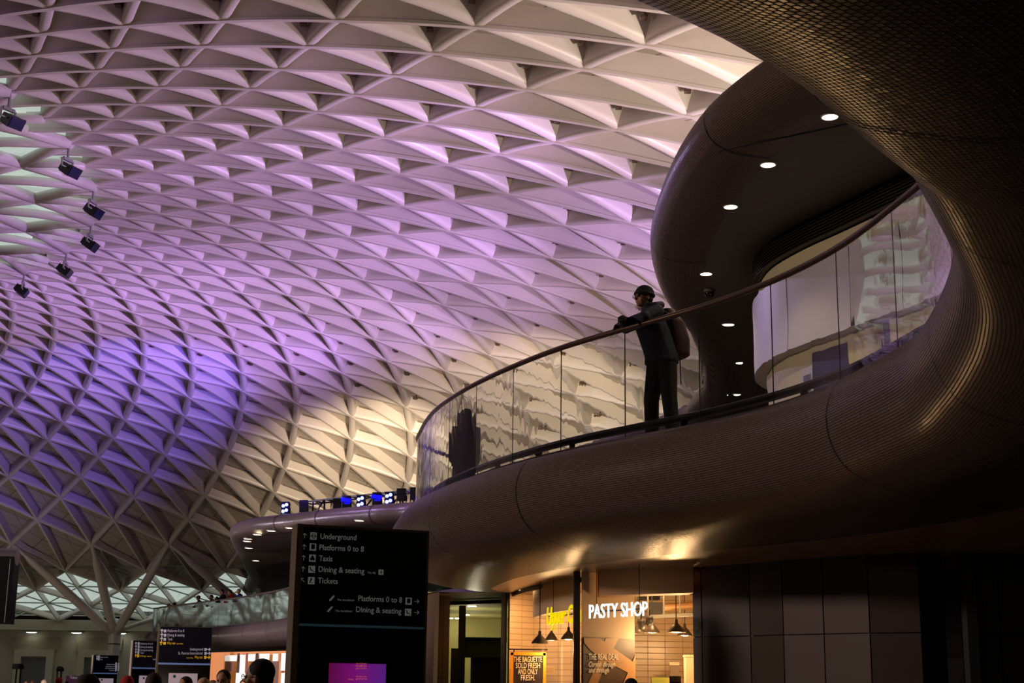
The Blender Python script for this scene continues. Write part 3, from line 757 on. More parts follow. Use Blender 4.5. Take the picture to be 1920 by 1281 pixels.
# recess and far right column
r0 = wp[-1]; pts = [(1728, 17.6), (1745, 18.3), (1800, 18.3)]
b = MB(); a = r0; c = Pz(1808, 1035, SOF)+Vector((0, .9, 0)); b.quad((a.x, a.y, 0), (a.x+.1, a.y+.9, 0), (a.x+.1, a.y+.9, SOF), (a.x, a.y, SOF)); b.quad((a.x+.1, a.y+.9, 0), (c.x, c.y, 0), (c.x, c.y, SOF), (a.x+.1, a.y+.9, SOF)); b.obj('recess', M_dark, wr)
M_grn = mat('dark green-grey cladding', (62, 68, 62), .5)
c0 = Pz(1806, 1035, SOF); b = MB(); b.box((c0.x+.06, c0.y+.1, SOF/2), (.12, .2, SOF)); b.obj('pilaster', M_grn, wr)
c1 = Pz(1826, 1035, SOF)
for k, (dx, wdt) in enumerate(((0, .18), (.20, .42), (.64, 1.2), (1.86, 1.4))):
    for z0, z1 in ((0, 2.27), (2.285, SOF)):
        b = MB(); b.box((c1.x+.1+dx+wdt/2, c1.y+.15+.03*k, (z0+z1)/2), (wdt-.012, .1, z1-z0)); b.obj('cladding_panel', M_grn, wr)
b = MB(); b.box((c1.x-.02, c1.y+.25, .9), (.14, .06, .03)); b.box((c1.x-.02, c1.y+.25, 1.5), (.14, .06, .03)); b.obj('bracket_plate', M_mull, wr)
b = MB(); b.box((13, 19.5, 1.6), (14, .1, 3.2)); b.obj('rear_partition', M_dark, wr)

# ================================================================== SHOPS
M_wtile = brick_mat('glazed shop tile', (214, 186, 150), (204, 176, 140), (150, 124, 96), .30, .10, .006, rough=.25, offset=0, bump=.2)
M_ceilS = mat('shop ceiling', (120, 90, 64), .7)
def wq(b, a, c, z0, z1, mi=0):
    L = (Vector((c[0], c[1], 0))-Vector((a[0], a[1], 0))).length
    b.quad((a[0], a[1], z0), (c[0], c[1], z0), (c[0], c[1], z1), (a[0], a[1], z1), mi, ((0, z0), (L, z0), (L, z1), (0, z1)))
shopR = wp[0]                                            # right jamb
pA = Py(1088, 1200, 20.6); pB = Py(1075, 1200, 20.8)        # pier
head = 3.06
SH = bpy.data.objects.new('wall_shops', None); COL.objects.link(SH); SH['kind'] = 'structure'
# smooth fascia band between mosaic and shop front: curved head line
hp = [Pz(x, y, SOF-.01) for x, y in ((820, 1130), (938, 1126), (948, 1123), (965, 1112), (1000, 1101), (1040, 1093), (1078, 1087), (1180, 1075), (1297, 1064))]
HC, hs = resample(catmull([(p.x, p.y, 0) for p in hp], 8), .2)
b = MB()
for i in range(len(HC)-1): b.bar(HC[i]+Vector((0, 0, SOF-.03)), HC[i+1]+Vector((0, 0, SOF-.03)), .05, .07)
b.obj('head_trim', M_dmet, SH)
# interior box: Pasty Shop
xR = shopR.x; yF = 20.6
b = MB()
backy = 25.5
wq(b, (pA.x-.1, backy), (xR+1.6, backy), 0, 3.6); wq(b, (xR+1.6, 19), (xR+1.6, backy), 0, 3.6)
b.obj('tiled_back_wall', M_wtile, SH)
b = MB(); b.quad((pA.x-.3, 19.9, 3.55), (xR+1.6, 18.5, 3.55), (xR+1.6, backy, 3.55), (pA.x-.3, backy, 3.55)); b.obj('shop_ceiling', M_ceilS, SH)
# left white wing wall carrying the poster
wl0 = Py(1090, 1200, 20.7); wl1 = Py(1190, 1200, 21.6)
M_cw = mat('warm white plaster', (214, 190, 160), .6)
b = MB(); wq(b, wl0, wl1, 0, 3.5); wq(b, (wl1.x, wl1.y), (wl1.x+.05, wl1.y+1.2), 0, 3.5); b.obj('wing_wall', M_cw, SH)
# bulkhead across the top
b = MB(); f0, f1 = Py(1124, 1110, 20.4), Py(1300, 1100, 19.5); z0 = Py(1124, 1117, 20.4).z
b.quad((f0.x, f0.y, z0), (f1.x, f1.y, z0), (f1.x, f1.y, 3.5), (f0.x, f0.y, 3.5)); b.quad((f0.x, f0.y, z0), (f1.x, f1.y, z0), (f1.x, f1.y+.5, z0), (f0.x, f0.y+.5, z0)); b.quad((f0.x, f0.y, z0), (f0.x, f0.y+.5, z0), (f0.x, f0.y+.5, 3.5), (f0.x, f0.y, 3.5))
b.obj('bulkhead', mat('tan bulkhead', (196, 146, 98), .6), SH)
# pier
b = MB(); b.box(((pA.x+pB.x)/2, pB.y, 1.65), ((pA.x-pB.x), .3, 3.3)); b.obj('pier', M_panel, SH)
# Upper Crust bay: tiled wall, curved bulkhead
u0 = Py(955, 1200, 25.6); u1 = Py(1000, 1200, 26.0); u2 = Py(1085, 1200, 24.0)
b = MB(); wq(b, (u0.x, u0.y), (u1.x, u1.y), 0, 3.6); wq(b, (u1.x, u1.y), (u2.x+.8, u2.y+.5), 0, 3.6); b.obj('tiled_back_wall', M_wtile, SH)
b = MB(); b.quad((u0.x-.3, 26.5, 3.5), (pA.x+.3, 26.5, 3.5), (pA.x+.3, 20.5, 3.5), (u0.x-.3, 21, 3.5)); b.obj('shop_ceiling', M_ceilS, SH)
cv = [Py(x, 1120, y) for x, y in ((999, 24.6), (1010, 23.7), (1030, 22.8), (1055, 22.1), (1078, 21.6))]
cvp, _ = resample(catmull([(p.x, p.y, 0) for p in cv], 5), .1); b = MB(); zb = 2.72
for i in range(len(cvp)-1):
    a, c = cvp[i], cvp[i+1]; b.quad((a.x, a.y, zb), (c.x, c.y, zb), (c.x, c.y, 3.5), (a.x, a.y, 3.5)); b.quad((a.x, a.y, zb), (c.x, c.y, zb), (c.x+.25, c.y+.35, zb), (a.x+.25, a.y+.35, zb))
b.obj('curved_bulkhead', M_cw, SH, smooth=True)
# glazed lobby at the left
g0, g1 = Py(818, 1200, 25.9), Py(939, 1200, 25.9)
b = MB(); b.box((g1.x+.05, 25.9, 1.6), (.10, .16, 3.2)); b.obj('black_mullion', M_dark, SH)
b = MB(); b.box((g1.x+.15, 25.8, 1.6), (.05, .12, 3.2)); b.box((g1.x+.27, 25.85, 1.6), (.14, .06, 3.2)); b.obj('bronze_jamb', M_bronze, SH)
b = MB(); b.box((g0.x, 25.9, 1.6), (.07, .12, 3.2)); b.obj('steel_jamb', mat('brushed steel', (180, 176, 170), .3, .8), SH)
b = MB(); b.quad((g0.x, 25.9, 0), (g1.x, 25.9, 0), (g1.x, 25.9, 3.2), (g0.x, 25.9, 3.2)); b.obj('shop_glass', M_glassS, SH)
lw = Py(843, 1200, 26.2)
M_wood = brick_mat('brown timber panel', (120, 90, 66), (112, 84, 60), (70, 50, 36), .11, 9, .006, rough=.5, offset=0)
b = MB(); wq(b, (g0.x, 26.05), (lw.x, 26.05), 0, 3.2); b.obj('timber_panel', M_wood, SH)
M_int = mat('greenish cream interior', (186, 178, 120), .7)
bx0, bx1, by = Py(826, 1200, 36).x, Py(939, 1200, 36).x, 36.
b = MB(); b.quad((bx0, by, 0), (bx1+1, by, 0), (bx1+1, by, 3.25), (bx0, by, 3.25)); b.quad((bx0, 26, 3.22), (bx1+1, 26, 3.22), (bx1+1, by, 3.22), (bx0, by, 3.22)); b.quad((lw.x-.02, 26.1, 0), (bx0, by, 0), (bx0, by, 3.2), (lw.x-.02, 26.1, 3.2)); b.quad((g1.x+.3, 26.0, 0), (bx1+.9, by, 0), (bx1+.9, by, 3.2), (g1.x+.3, 26.0, 3.2)); b.obj('lobby_shell', M_int, SH)
b = MB(); b.quad((g0.x-.03, 25.9, 0), (g0.x-1.9, 31, 0), (g0.x-1.9, 31, 3.2), (g0.x-.03, 25.9, 3.2)); b.obj('side_wall', M_wood, SH)
b = MB(); p = Py(866, 1200, 30); b.box((p.x, 30, 1.6), (.14, .14, 3.2)); b.obj('lobby_column', mat('grey-brown column', (110, 96, 78), .6), SH)
b = MB(); p0, p1 = Py(846, 1216, 28), Py(870, 1216, 28); b.box(((p0.x+p1.x)/2, 28, p0.z/2), (p1.x-p0.x, .1, p0.z)); b.obj('lobby_screen', mat('dark green frosted screen', (60, 70, 58), .5), SH)
M_green = mat('olive green sign band', (120, 132, 20), .5)
p0, p1 = Py(882, 1201, 30), Py(933, 1233, 30)
kt = thing('green_kiosk_canopy', 'olive green kiosk band seen through the glazed lobby', 'kiosk', ((p0.x+p1.x)/2, 30.4, 0))
b = MB(); b.box((0, 0, (p0.z+p1.z)/2), (p1.x-p0.x+.3, .8, p0.z-p1.z)); child('green_band', b, M_green, kt)
b = MB(); b.box((0, 0, p0.z+.03), (p1.x-p0.x+.36, .9, .06)); child('dark_cap', b, M_dark, kt)
b = MB(); b.box((.06, .1, p1.z/2), (p1.x-p0.x+.1, .6, p1.z)); child('counter_body', b, mat('brown kiosk body', (90, 78, 50), .6), kt)
for k, (px, py, d) in enumerate(((885, 1136.5, 28.), (873, 1152.5, 30.6), (864, 1165.5, 33), (857, 1176.5, 35.3))):
    p = Pz(px, py, 3.2); p.y = min(p.y, 35.6)
    t = thing('recessed_strip_light', ['nearest recessed strip light in the lobby ceiling', 'second recessed strip light in the lobby ceiling', 'third recessed strip light in the lobby ceiling', 'farthest recessed strip light in the lobby ceiling'][k], 'ceiling light', p)
    b = MB(); b.box((0, 0, 0), (.17, .22, .03)); child('lens', b, M_dl, t); b = MB(); b.box((0, 0, .01), (.2, .25, .02)); child('frame', b, M_white, t)

for y_ in (31.5, 34.5):  # added point fill brightening the lobby under its ceiling strips
    l = bpy.data.lights.new('lobby_fill', 'POINT'); l.energy = 22; l.color = (1., .9, .62); l.shadow_soft_size = .15; o = bpy.data.objects.new('lobby_fill', l); COL.objects.link(o); o.location = (Py(880, 1200, y_).x, y_, 2.5)
# signs
M_lw = mat('lit white letters', (255, 255, 255), .4, emis=(235, 245, 240), es=1.6); M_ly = mat('lit yellow letters', (240, 220, 0), .4, emis=(240, 215, 0), es=.75)
def plane_mtx(p_left, p_right, baseline_z):     # text runs left to right between two points
    x = (p_right-p_left); x.z = 0; x.normalize(); y = Vector((0, 0, 1)); z = x.cross(y)
    M = Matrix.Identity(4); 
    for i, v in enumerate((x, y, z)):
        for j in range(3): M[j][i] = v[j]
    M.translation = Vector((p_left.x, p_left.y, baseline_z)); return M
a = Py(1105, 1161, 20.2); c = Py(1215, 1155, 18.9)
me = text_mesh('PASTY SHOP', 1, 0, .02, bold=.012); xs = [v.co.x for v in me.vertices]; ys = [v.co.y for v in me.vertices]; w_, h_ = max(xs)-min(xs), max(v.co.y for v in me.vertices)
def fit_text(name, body, pl, pr, h, m, parent=None, shear=0, extrude=.01, bold=0., zoff=0., serif=False):
    me = text_mesh(body, 1, shear, extrude, bold=bold); xs = [v.co.x for v in me.vertices]; x0, x1 = min(xs), max(xs)
    cap = max(v.co.y for v in me.vertices); L = math.hypot(pr.x-pl.x, pr.y-pl.y)
    M = plane_mtx(pl.copy(), pr.copy(), pl.z); dz = (pr.z-pl.z)/max(L, 1e-6)
    for v in me.vertices:
        x = (v.co.x-x0)/(x1-x0)*L; y = v.co.y/cap*h; v.co = Vector((x, y+dz*x, v.co.z))
    me.name = name; me.materials.clear(); me.materials.append(m); me.transform(M)
    o = bpy.data.objects.new(name, me); COL.objects.link(o)
    if parent is not None: o.parent = parent; o.matrix_parent_inverse = parent.matrix_basis.inverted()
    return o
a = Py(1105, 1159, 20.0); c = Py(1214, 1157, 19.3); c.z = a.z
a.z = Py(1105, 1160, 20.0).z; c.z = Py(1214, 1154.5, 19.3).z
# serif letters: strokes get small feet
t = thing('shop_sign', 'lit white letters reading PASTY SHOP across the shop front', 'sign', (a.x, a.y, a.z))
fit_text('sign_letters', 'PASTY SHOP', a, c, .185, M_lw, t, bold=.0, extrude=.01)
b = MB(); b.bar(a+Vector((0, .04, .09)), c+Vector((0, .04, .09)), .015, .02); b.bar(a+Vector((.1, .04, .09)), a+Vector((.1, .04, 1.0)), .008, .008); b.bar(c+Vector((-.1, .04, .09)), c+Vector((-.1, .04, .95)), .008, .008); b.obj('support_rail', M_dark, t)
a = Py(1025, 1172, 22.2); c = Py(1098, 1165, 21.3)
t = thing('shop_sign', 'lit yellow slanted letters reading Upper Crust, cut off by the pier', 'sign', (a.x, a.y, a.z))
fit_text('sign_letters', 'Upper Crust', a, c, .26, M_ly, t, shear=.25, bold=.008, extrude=.01)
b = MB(); b.bar(a+Vector((0, .04, .12)), c+Vector((0, .04, .12)), .012, .02); b.bar(a+Vector((.1, .04, .1)), a+Vector((.1, .04, .8)), .008, .008); b.obj('support_rail', M_dark, t)

# posters
def vec_poly(b, M, pts, z=0., mi=0):
    n = len(b.v)
    for x, y in pts: b.v.append(tuple(M @ Vector((x, y, z))))
    b.face(range(n, n+len(pts)), mi)
M_pdk = mat('dark brown print', (40, 24, 24), .5); M_pcr = mat('cream print', (226, 196, 160), .5); M_gold = mat('gold lit frame', (236, 150, 30), .35, .3)
pl, pr = Py(957, 1281, 24.2), Py(1023, 1281, 24.2)
t = thing('framed_poster', 'gold framed poster reading THE BAGUETTE SOLD FRESH AND ONLY FRESH', 'poster', ((pl.x+pr.x)/2, 24.2, 0))
ztop = Py(990, 1224, 24.2).z; W_ = pr.x-pl.x
b = MB(); b.box((0, .03, ztop/2+.0), (W_-.07, .02, ztop-.06)); child('print', b, M_pdk, t)
b = MB(); b.box((-W_/2+.02, 0, ztop/2), (.05, .05, ztop)); b.box((W_/2-.02, 0, ztop/2), (.05, .05, ztop)); b.box((0, 0, ztop-.02), (W_, .05, .05)); child('frame', b, M_gold, t)
b = MB(); b.tube([(-W_/2-.03, 0, ztop+.05), (W_/2+.03, 0, ztop+.05)], .012, 6); b.box((-W_/2+.05, 0, ztop+.03), (.02, .03, .05)); b.box((W_/2-.05, 0, ztop+.03), (.02, .03, .05)); child('hanging_bar', b, M_dmet, t)
for ln, (x0, x1, yb, h) in zip(('THE BAGUETTE', 'SOLD FRESH', 'AND ONLY', 'FRESH.'), ((963, 1016.5, 1241.5, .085), (967, 1012.5, 1253, .085), (971, 1008, 1264.5, .085), (976.5, 1003, 1276, .085))):
    fit_text('poster_words', ln, Py(x0, yb, 24.17), Py(x1, yb, 24.17), h, M_pcr, t, bold=.006, extrude=.002)
b = MB(); b.box((.0, -.02, .0), (.05, .03, .04)); 
sw = Py(1034, 1255, 23.9); tt = thing('wall_plate', 'small beige metal plate on the tiled wall beside the gold framed poster', 'wall plate', (sw.x, 25.0, sw.z)); b = MB(); b.box((0, 0, 0), (.17, .02, .12)); child('plate', b, mat('beige plate', (180, 140, 90), .4), tt); b = MB(); b.box((0, -.012, 0), (.13, .01, .08)); child('plate_face', b, mat('tan plate face', (160, 120, 74), .3), tt)
# big pasty poster
pl, pr = Py(1092, 1250, 20.66), Py(1189, 1250, 21.52); zt = Py(1140, 1197, 21.1).z
M = plane_mtx(pl.copy(), pr.copy(), 0); L = math.hypot(pr.x-pl.x, pr.y-pl.y)
t = thing('wall_poster', 'brown poster of crossed cream shapes reading THE REAL DEAL Cornish through and through', 'poster', (pl.x, pl.y, 0))
off = .015
def pobj(name, pts, z, m): b = MB(); vec_poly(b, M, pts, z); return b.obj(name, m, t)
pobj('print', [(0, .9), (L, .9), (L, zt), (0, zt)], off, mat('brown print', (70, 40, 20), .5))
def pp(px, py):
    d = ray(px, py); n = M.to_3x3() @ Vector((0, 0, 1)); tq = (Vector((pl.x, pl.y, 0))-Vector((0, 0, EYE))).dot(n)/d.dot(n); P3 = Vector((0, 0, EYE))+d*tq
    return tuple((M.inverted() @ P3).xy)
M_pst = mat('tan print', (216, 164, 110), .5, noise=.12, nscale=14)
pobj('diagonal_band', [pp(*q) for q in ((1093, 1205), (1093, 1197), (1122, 1197), (1152, 1218), (1184, 1241), (1176, 1262), (1130, 1238), (1104, 1219))], off+.006, M_pst)
pobj('diagonal_band', [pp(*q) for q in ((1134, 1197), (1158, 1197), (1130, 1255), (1118, 1284), (1100, 1284), (1125, 1225))], off+.004, M_pst)
pobj('corner_patch', [pp(*q) for q in ((1189, 1228), (1189, 1284), (1165, 1284), (1178, 1255))], off+.008, M_pst)
for body, x0, x1, yb, h, sh in (('THE REAL DEAL', 1101, 1157, 1237.5, .085, 0), ('Cornish through', 1101, 1151, 1250.5, .07, .35), ('and through', 1101, 1139, 1261.5, .07, .35)):
    q0, q1 = Py(x0, yb, 20.7), Py(x1, yb, 21.2); a3 = M @ Vector((*pp(x0, yb), off+.014)); c3 = M @ Vector((*pp(x1, yb), off+.014)); fit_text('poster_words', body, a3, c3, h, mat('pale cream letters', (255, 236, 200), .5, emis=(255, 220, 160), es=.25), t, shear=sh, bold=.006, extrude=.001)
# pendant lamps
M_shade = mat('dark enamel shade', (60, 52, 44), .35, .3); M_bulb = mat('hot lamp glow', (255, 210, 140), .3, emis=(255, 190, 110), es=26.)
def pendant(px, py, d, r, lb, lit=True, power=60):
    p = Py(px, py, d); t = thing('pendant_lamp', lb, 'pendant lamp', p, 0, 'enamel pendant lamps in the shops')
    b = MB(); b.lathe((0, 0, 0), [(r, 0), (r*.97, .02), (r*.45, .10), (r*.2, .13), (r*.16, .19), (.001, .19)], 20); b.lathe((0, 0, .004), [(r*.96, 0), (r*.4, .085)], 20); child('shade', b, M_shade, t, smooth=True)
    b = MB(); b.tube([(0, 0, .18), (0, 0, max(.25, 3.4-p.z))], .008, 6); child('cord', b, M_dark, t)
    if lit:
        b = MB(); b.ball((0, 0, .015), r*.6, 14, 8, 0, (1, 1, .28)); child('bulb', b, M_bulb, t, smooth=True)
        l = bpy.data.lights.new('pendant_glow', 'POINT'); l.energy = power; l.color = (1, .60, .26); l.shadow_soft_size = .1
        o = bpy.data.objects.new('pendant_glow', l); COL.objects.link(o); o.location = p+Vector((0, 0, -.12))
pendant(1012, 1207, 22.8, .13, 'unlit square-sided pendant lamp left in the tiled bay', False)
pendant(1034, 1201, 23.8, .10, 'small lit pendant lamp in the middle of the tiled bay', True, 40)
pendant(1066, 1199.5, 22.6, .12, 'lit pendant lamp beside the dark pier in the tiled bay', True, 45)
pendant(1197, 1188, 22.6, .12, 'unlit pendant lamp at the edge of the poster wall', False)
pendant(1223, 1187, 22.4, .12, 'lit pendant lamp below the P of the white sign', True, 40)
pendant(1268, 1186, 21.6, .14, 'brightest pendant lamp, near the right jamb of the pasty shop', True, 60)
pendant(1284, 1192.5, 23.2, .12, 'lit pendant lamp half behind the brightest one', True, 40)
for (x, y, z, e) in ((pA.x+1.2, 22.2, 3.2, 26), (u1.x-.1, 25.0, 3.2, 24)):
    l = bpy.data.lights.new('shop_spot', 'AREA'); l.energy = e; l.color = (1, .58, .26); l.size = .35; o = bpy.data.objects.new('shop_spot', l); COL.objects.link(o); o.location = (x, y, z)
# ducts and rails under the shop ceiling
t = thing('ceiling_duct', 'long round duct under the pasty shop ceiling', 'duct', Py(1235, 1140, 23))
b = MB(); b.tube([Py(1222, 1140, 23.2), Py(1310, 1135, 23.2)], .06, 12); b.obj('pipe', mat('galvanised duct', (180, 140, 96), .4, .4), t)
for q, sz in ((Py(1228, 1141, 23), (.22, .2, .18)), (Py(1218, 1118, 23.5), (.3, .3, .12)), (Py(1255, 1112, 23.8), (.5, .2, .08))): b = MB(); b.box(q, sz); b.obj('unit_box', M_dark, t)
t = thing('track_rail', 'horizontal lighting rail behind the white letters', 'rail', Py(1240, 1154, 22))
b = MB(); b.bar(Py(1192, 1158, 22.2), Py(1310, 1152, 22.2), .05, .05)
for x in (1215, 1245, 1275): b.bar(Py(x, 1156, 22.2), Py(x, 1156, 22.2)+Vector((0, 0, .9)), .02, .02)
b.obj('rail_bar', M_mull, t)
for px, py, lb in ((1202, 1171, 'small black spotlight left of its neighbour on the rail'), (1218, 1164, 'larger black spotlight on the rail under the letter P')):
    p = Py(px, py, 22.1); t = thing('track_spotlight', lb, 'spotlight', p); b = MB(); b.lathe((0, 0, 0), [(.001, .07), (.05, .06), (.065, -.05), (.001, -.05)], 14, 0, Matrix.Rotation(.7, 3, 'X')); child('can', b, M_dark, t, smooth=True); b = MB(); b.tube([(0, 0, .03), (0, 0, .16)], .012, 6); child('stem', b, M_dark, t)
# counter cards
p = Py(1237, 1275, 21.8)
t = thing('display_box', 'cream display box on the counter of the pasty shop', 'box', (p.x, p.y, 0)); b = MB(); b.box((0, 0, p.z/2+.02), (.28, .2, p.z+.04)); child('cabinet', b, mat('grey cabinet', (140, 130, 110), .5), t); b = MB(); b.box((0, -.11, p.z-.02), (.26, .01, .10)); child('label', b, mat('yellow-green card', (200, 190, 40), .5, emis=(220, 200, 80), es=.3), t)
fit_text('label_words', 'TWININGS', Py(1225, 1270, 21.67), Py(1250, 1270, 21.67), .035, M_dark, t, extrude=.001)
p = Py(1266, 1281, 21.2)
t = thing('counter_card', 'small dark card reading THE COLOUR YOU ARE standing by the right jamb', 'card', (p.x, p.y, 0)); zt_ = Py(1266, 1268, 21.2).z
b = MB(); b.box((0, 0, zt_/2), (.16, .02, zt_)); child('card_board', b, M_pdk, t)
for s_, yb in (('THE COLOUR', 1273.5), ('YOU ARE', 1278.5)): fit_text('card_words', s_, Py(1258, yb, 21.18), Py(1275, yb, 21.18), .03, M_pcr, t, bold=0, extrude=.001)
p0, p1 = Py(1256, 1240, 24.6), Py(1272, 1240, 24.6); t = thing('menu_board', 'grey upright board at the back of the pasty shop', 'board', (p0.x, 24.6, 0)); b = MB(); b.box(((p1.x-p0.x)/2, 0, p0.z/2), (p1.x-p0.x, .05, p0.z)); child('board', b, mat('taupe board', (130, 112, 88), .6), t); b = MB(); b.box(((p1.x-p0.x)/2, -.03, p0.z-.04), (p1.x-p0.x+.02, .02, .05)); child('top_edge', b, M_pcr, t)
p = Py(1292, 1240, 22.5); t = thing('white_partition', 'tall cream partition against the right jamb of the pasty shop', 'partition', (p.x, 22.5, 0)); zt_ = Py(1292, 1233, 22.5).z; b = MB(); b.box((0, 0, zt_/2), (.13, .3, zt_)); child('partition_body', b, M_cw, t); b = MB(); b.box((0, 0, zt_+.02), (.15, .32, .03)); child('cap', b, M_pcr, t)

# far shop under the distant balcony (left of the large sign)
FS = bpy.data.objects.new('wall_far_shop', None); COL.objects.link(FS); FS['kind'] = 'structure'
q = [(398, 68.5), (450, 66), (500, 64.2), (560, 62)]
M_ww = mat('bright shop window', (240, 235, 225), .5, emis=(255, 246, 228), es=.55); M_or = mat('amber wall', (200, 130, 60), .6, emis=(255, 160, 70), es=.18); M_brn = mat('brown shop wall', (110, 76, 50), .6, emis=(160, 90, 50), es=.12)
def fs(x0, x1, y0, y1, m, name, dd=0.):
    def P_(x, y):
        d = 68.5+(x-398)*(62-68.5)/(162)+dd; return Py(x, y, d)
    b = MB(); a, c = P_(x0, y1), P_(x1, y1); zt = P_((x0+x1)/2, y0).z; zb = 0 if y1 >= 1281 else P_((x0+x1)/2, y1).z
    b.quad((a.x, a.y, zb), (c.x, c.y, zb), (c.x, c.y, zt), (a.x, a.y, zt)); return b.obj(name, m, FS)
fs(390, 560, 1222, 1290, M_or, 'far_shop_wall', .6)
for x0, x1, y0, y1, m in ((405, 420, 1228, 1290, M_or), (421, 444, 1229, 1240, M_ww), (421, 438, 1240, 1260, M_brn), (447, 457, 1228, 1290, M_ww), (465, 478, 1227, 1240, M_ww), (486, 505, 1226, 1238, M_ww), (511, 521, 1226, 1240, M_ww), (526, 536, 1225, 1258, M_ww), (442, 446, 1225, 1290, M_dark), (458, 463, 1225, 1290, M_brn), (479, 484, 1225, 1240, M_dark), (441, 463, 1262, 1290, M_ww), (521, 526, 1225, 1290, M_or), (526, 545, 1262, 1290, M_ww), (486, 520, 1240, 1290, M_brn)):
    fs(x0, x1, y0, y1, m, 'window_bay', 0. if m is not M_ww else -.1)
# ================================================================== SIGN TOTEMS
class Face:      # a vertical board standing between two picture columns at given depths
    def __init__(s, pxl, dl, pxr, dr, yref=1200):
        a, c = Py(pxl, yref, dl), Py(pxr, yref, dr); s.a = Vector((a.x, a.y, 0)); s.x = Vector((c.x-a.x, c.y-a.y, 0)); s.w = s.x.length; s.x.normalize()
        s.n = s.x.cross(Vector((0, 0, 1)))                       # towards the viewer
        if s.n.y > 0: s.n = -s.n
        s.M = Matrix(((s.x.x, 0, -s.x.cross(Vector((0, 0, 1))).x*-1, s.a.x), (s.x.y, 0, 0, s.a.y), (0, 1, 0, 0), (0, 0, 0, 1)))
        for i in range(3): s.M[i][0] = s.x[i]; s.M[i][1] = (0, 0, 1)[i]; s.M[i][2] = s.n[i]
        s.Mi = s.M.inverted()
    def uv(s, px, py):
        d = ray(px, py); t = (s.a-Vector((0, 0, EYE))).dot(s.n)/d.dot(s.n); return (s.Mi @ (Vector((0, 0, EYE))+d*t)).xy
    def poly(s, b, pts, z=.0, mi=0):
        n = len(b.v)
        for x, y in pts: b.v.append(tuple(s.M @ Vector((x, y, z))))
        b.face(range(n, n+len(pts)), mi)
    def block(s, b, x0, x1, z0, z1, f, k, mi=0):      # f front offset, k back offset
        c = s.M @ Vector(((x0+x1)/2, (z0+z1)/2, (f+k)/2)); R = s.M.to_3x3(); b.box(c, (x1-x0, z1-z0, abs(f-k)), R, mi)
    def text(s, name, body, px0, px1, py0, py1, h, m, parent, z=.004, shear=0, bold=.0):
        u0 = s.uv(px0, py0); u1 = s.uv(px1, py1); a = s.M @ Vector((u0.x, u0.y, z)); c = s.M @ Vector((u1.x, u1.y, z)); return fit_text(name, body, a, c, h, m, parent, shear=shear, extrude=.0008, bold=bold)
M_sgk = mat('dark teal sign face', (8, 20, 20), .22); M_sgb = mat('navy sign face', (8, 12, 34), .6, spec=.2); M_blk = mat('black glass panel', (9, 5, 8), .12)
M_stx = mat('grey sign lettering', (150, 154, 148), .5, emis=(110, 112, 106), es=.35); M_stl = mat('teal sign line', (60, 92, 96), .4, emis=(40, 66, 70), es=.25)
M_swh = mat('pale sign lettering', (190, 190, 200), .5, emis=(150, 146, 160), es=.5); M_syl = mat('yellow sign lettering', (230, 180, 20), .5, emis=(200, 150, 10), es=.5)
M_frm = mat('warm grey metal frame', (120, 108, 92), .45, .4); M_red = mat('red roundel', (170, 50, 40), .5)
M_ln2 = mat('pale blue sign line', (120, 150, 200), .4, emis=(80, 100, 150), es=.4)
def arrow(F, b, cx, cy, r, ang, z=.005, w=None):        # shaft and two barbs
    w = w or r*.22; c = F.uv(cx, cy)
    def seg(p, q):
        p, q = Vector(p), Vector(q); d = (q-p).normalized(); n = Vector((-d.y, d.x))*w/2
        R = Matrix.Rotation(ang, 2); F.poly(b, [tuple(c+R @ v) for v in (p-n, q-n, q+n, p+n)], z)
    seg((0, -r), (0, r*.95)); seg((-r*.75, r*.2), (w*.3, r)); seg((r*.75, r*.2), (-w*.3, r))
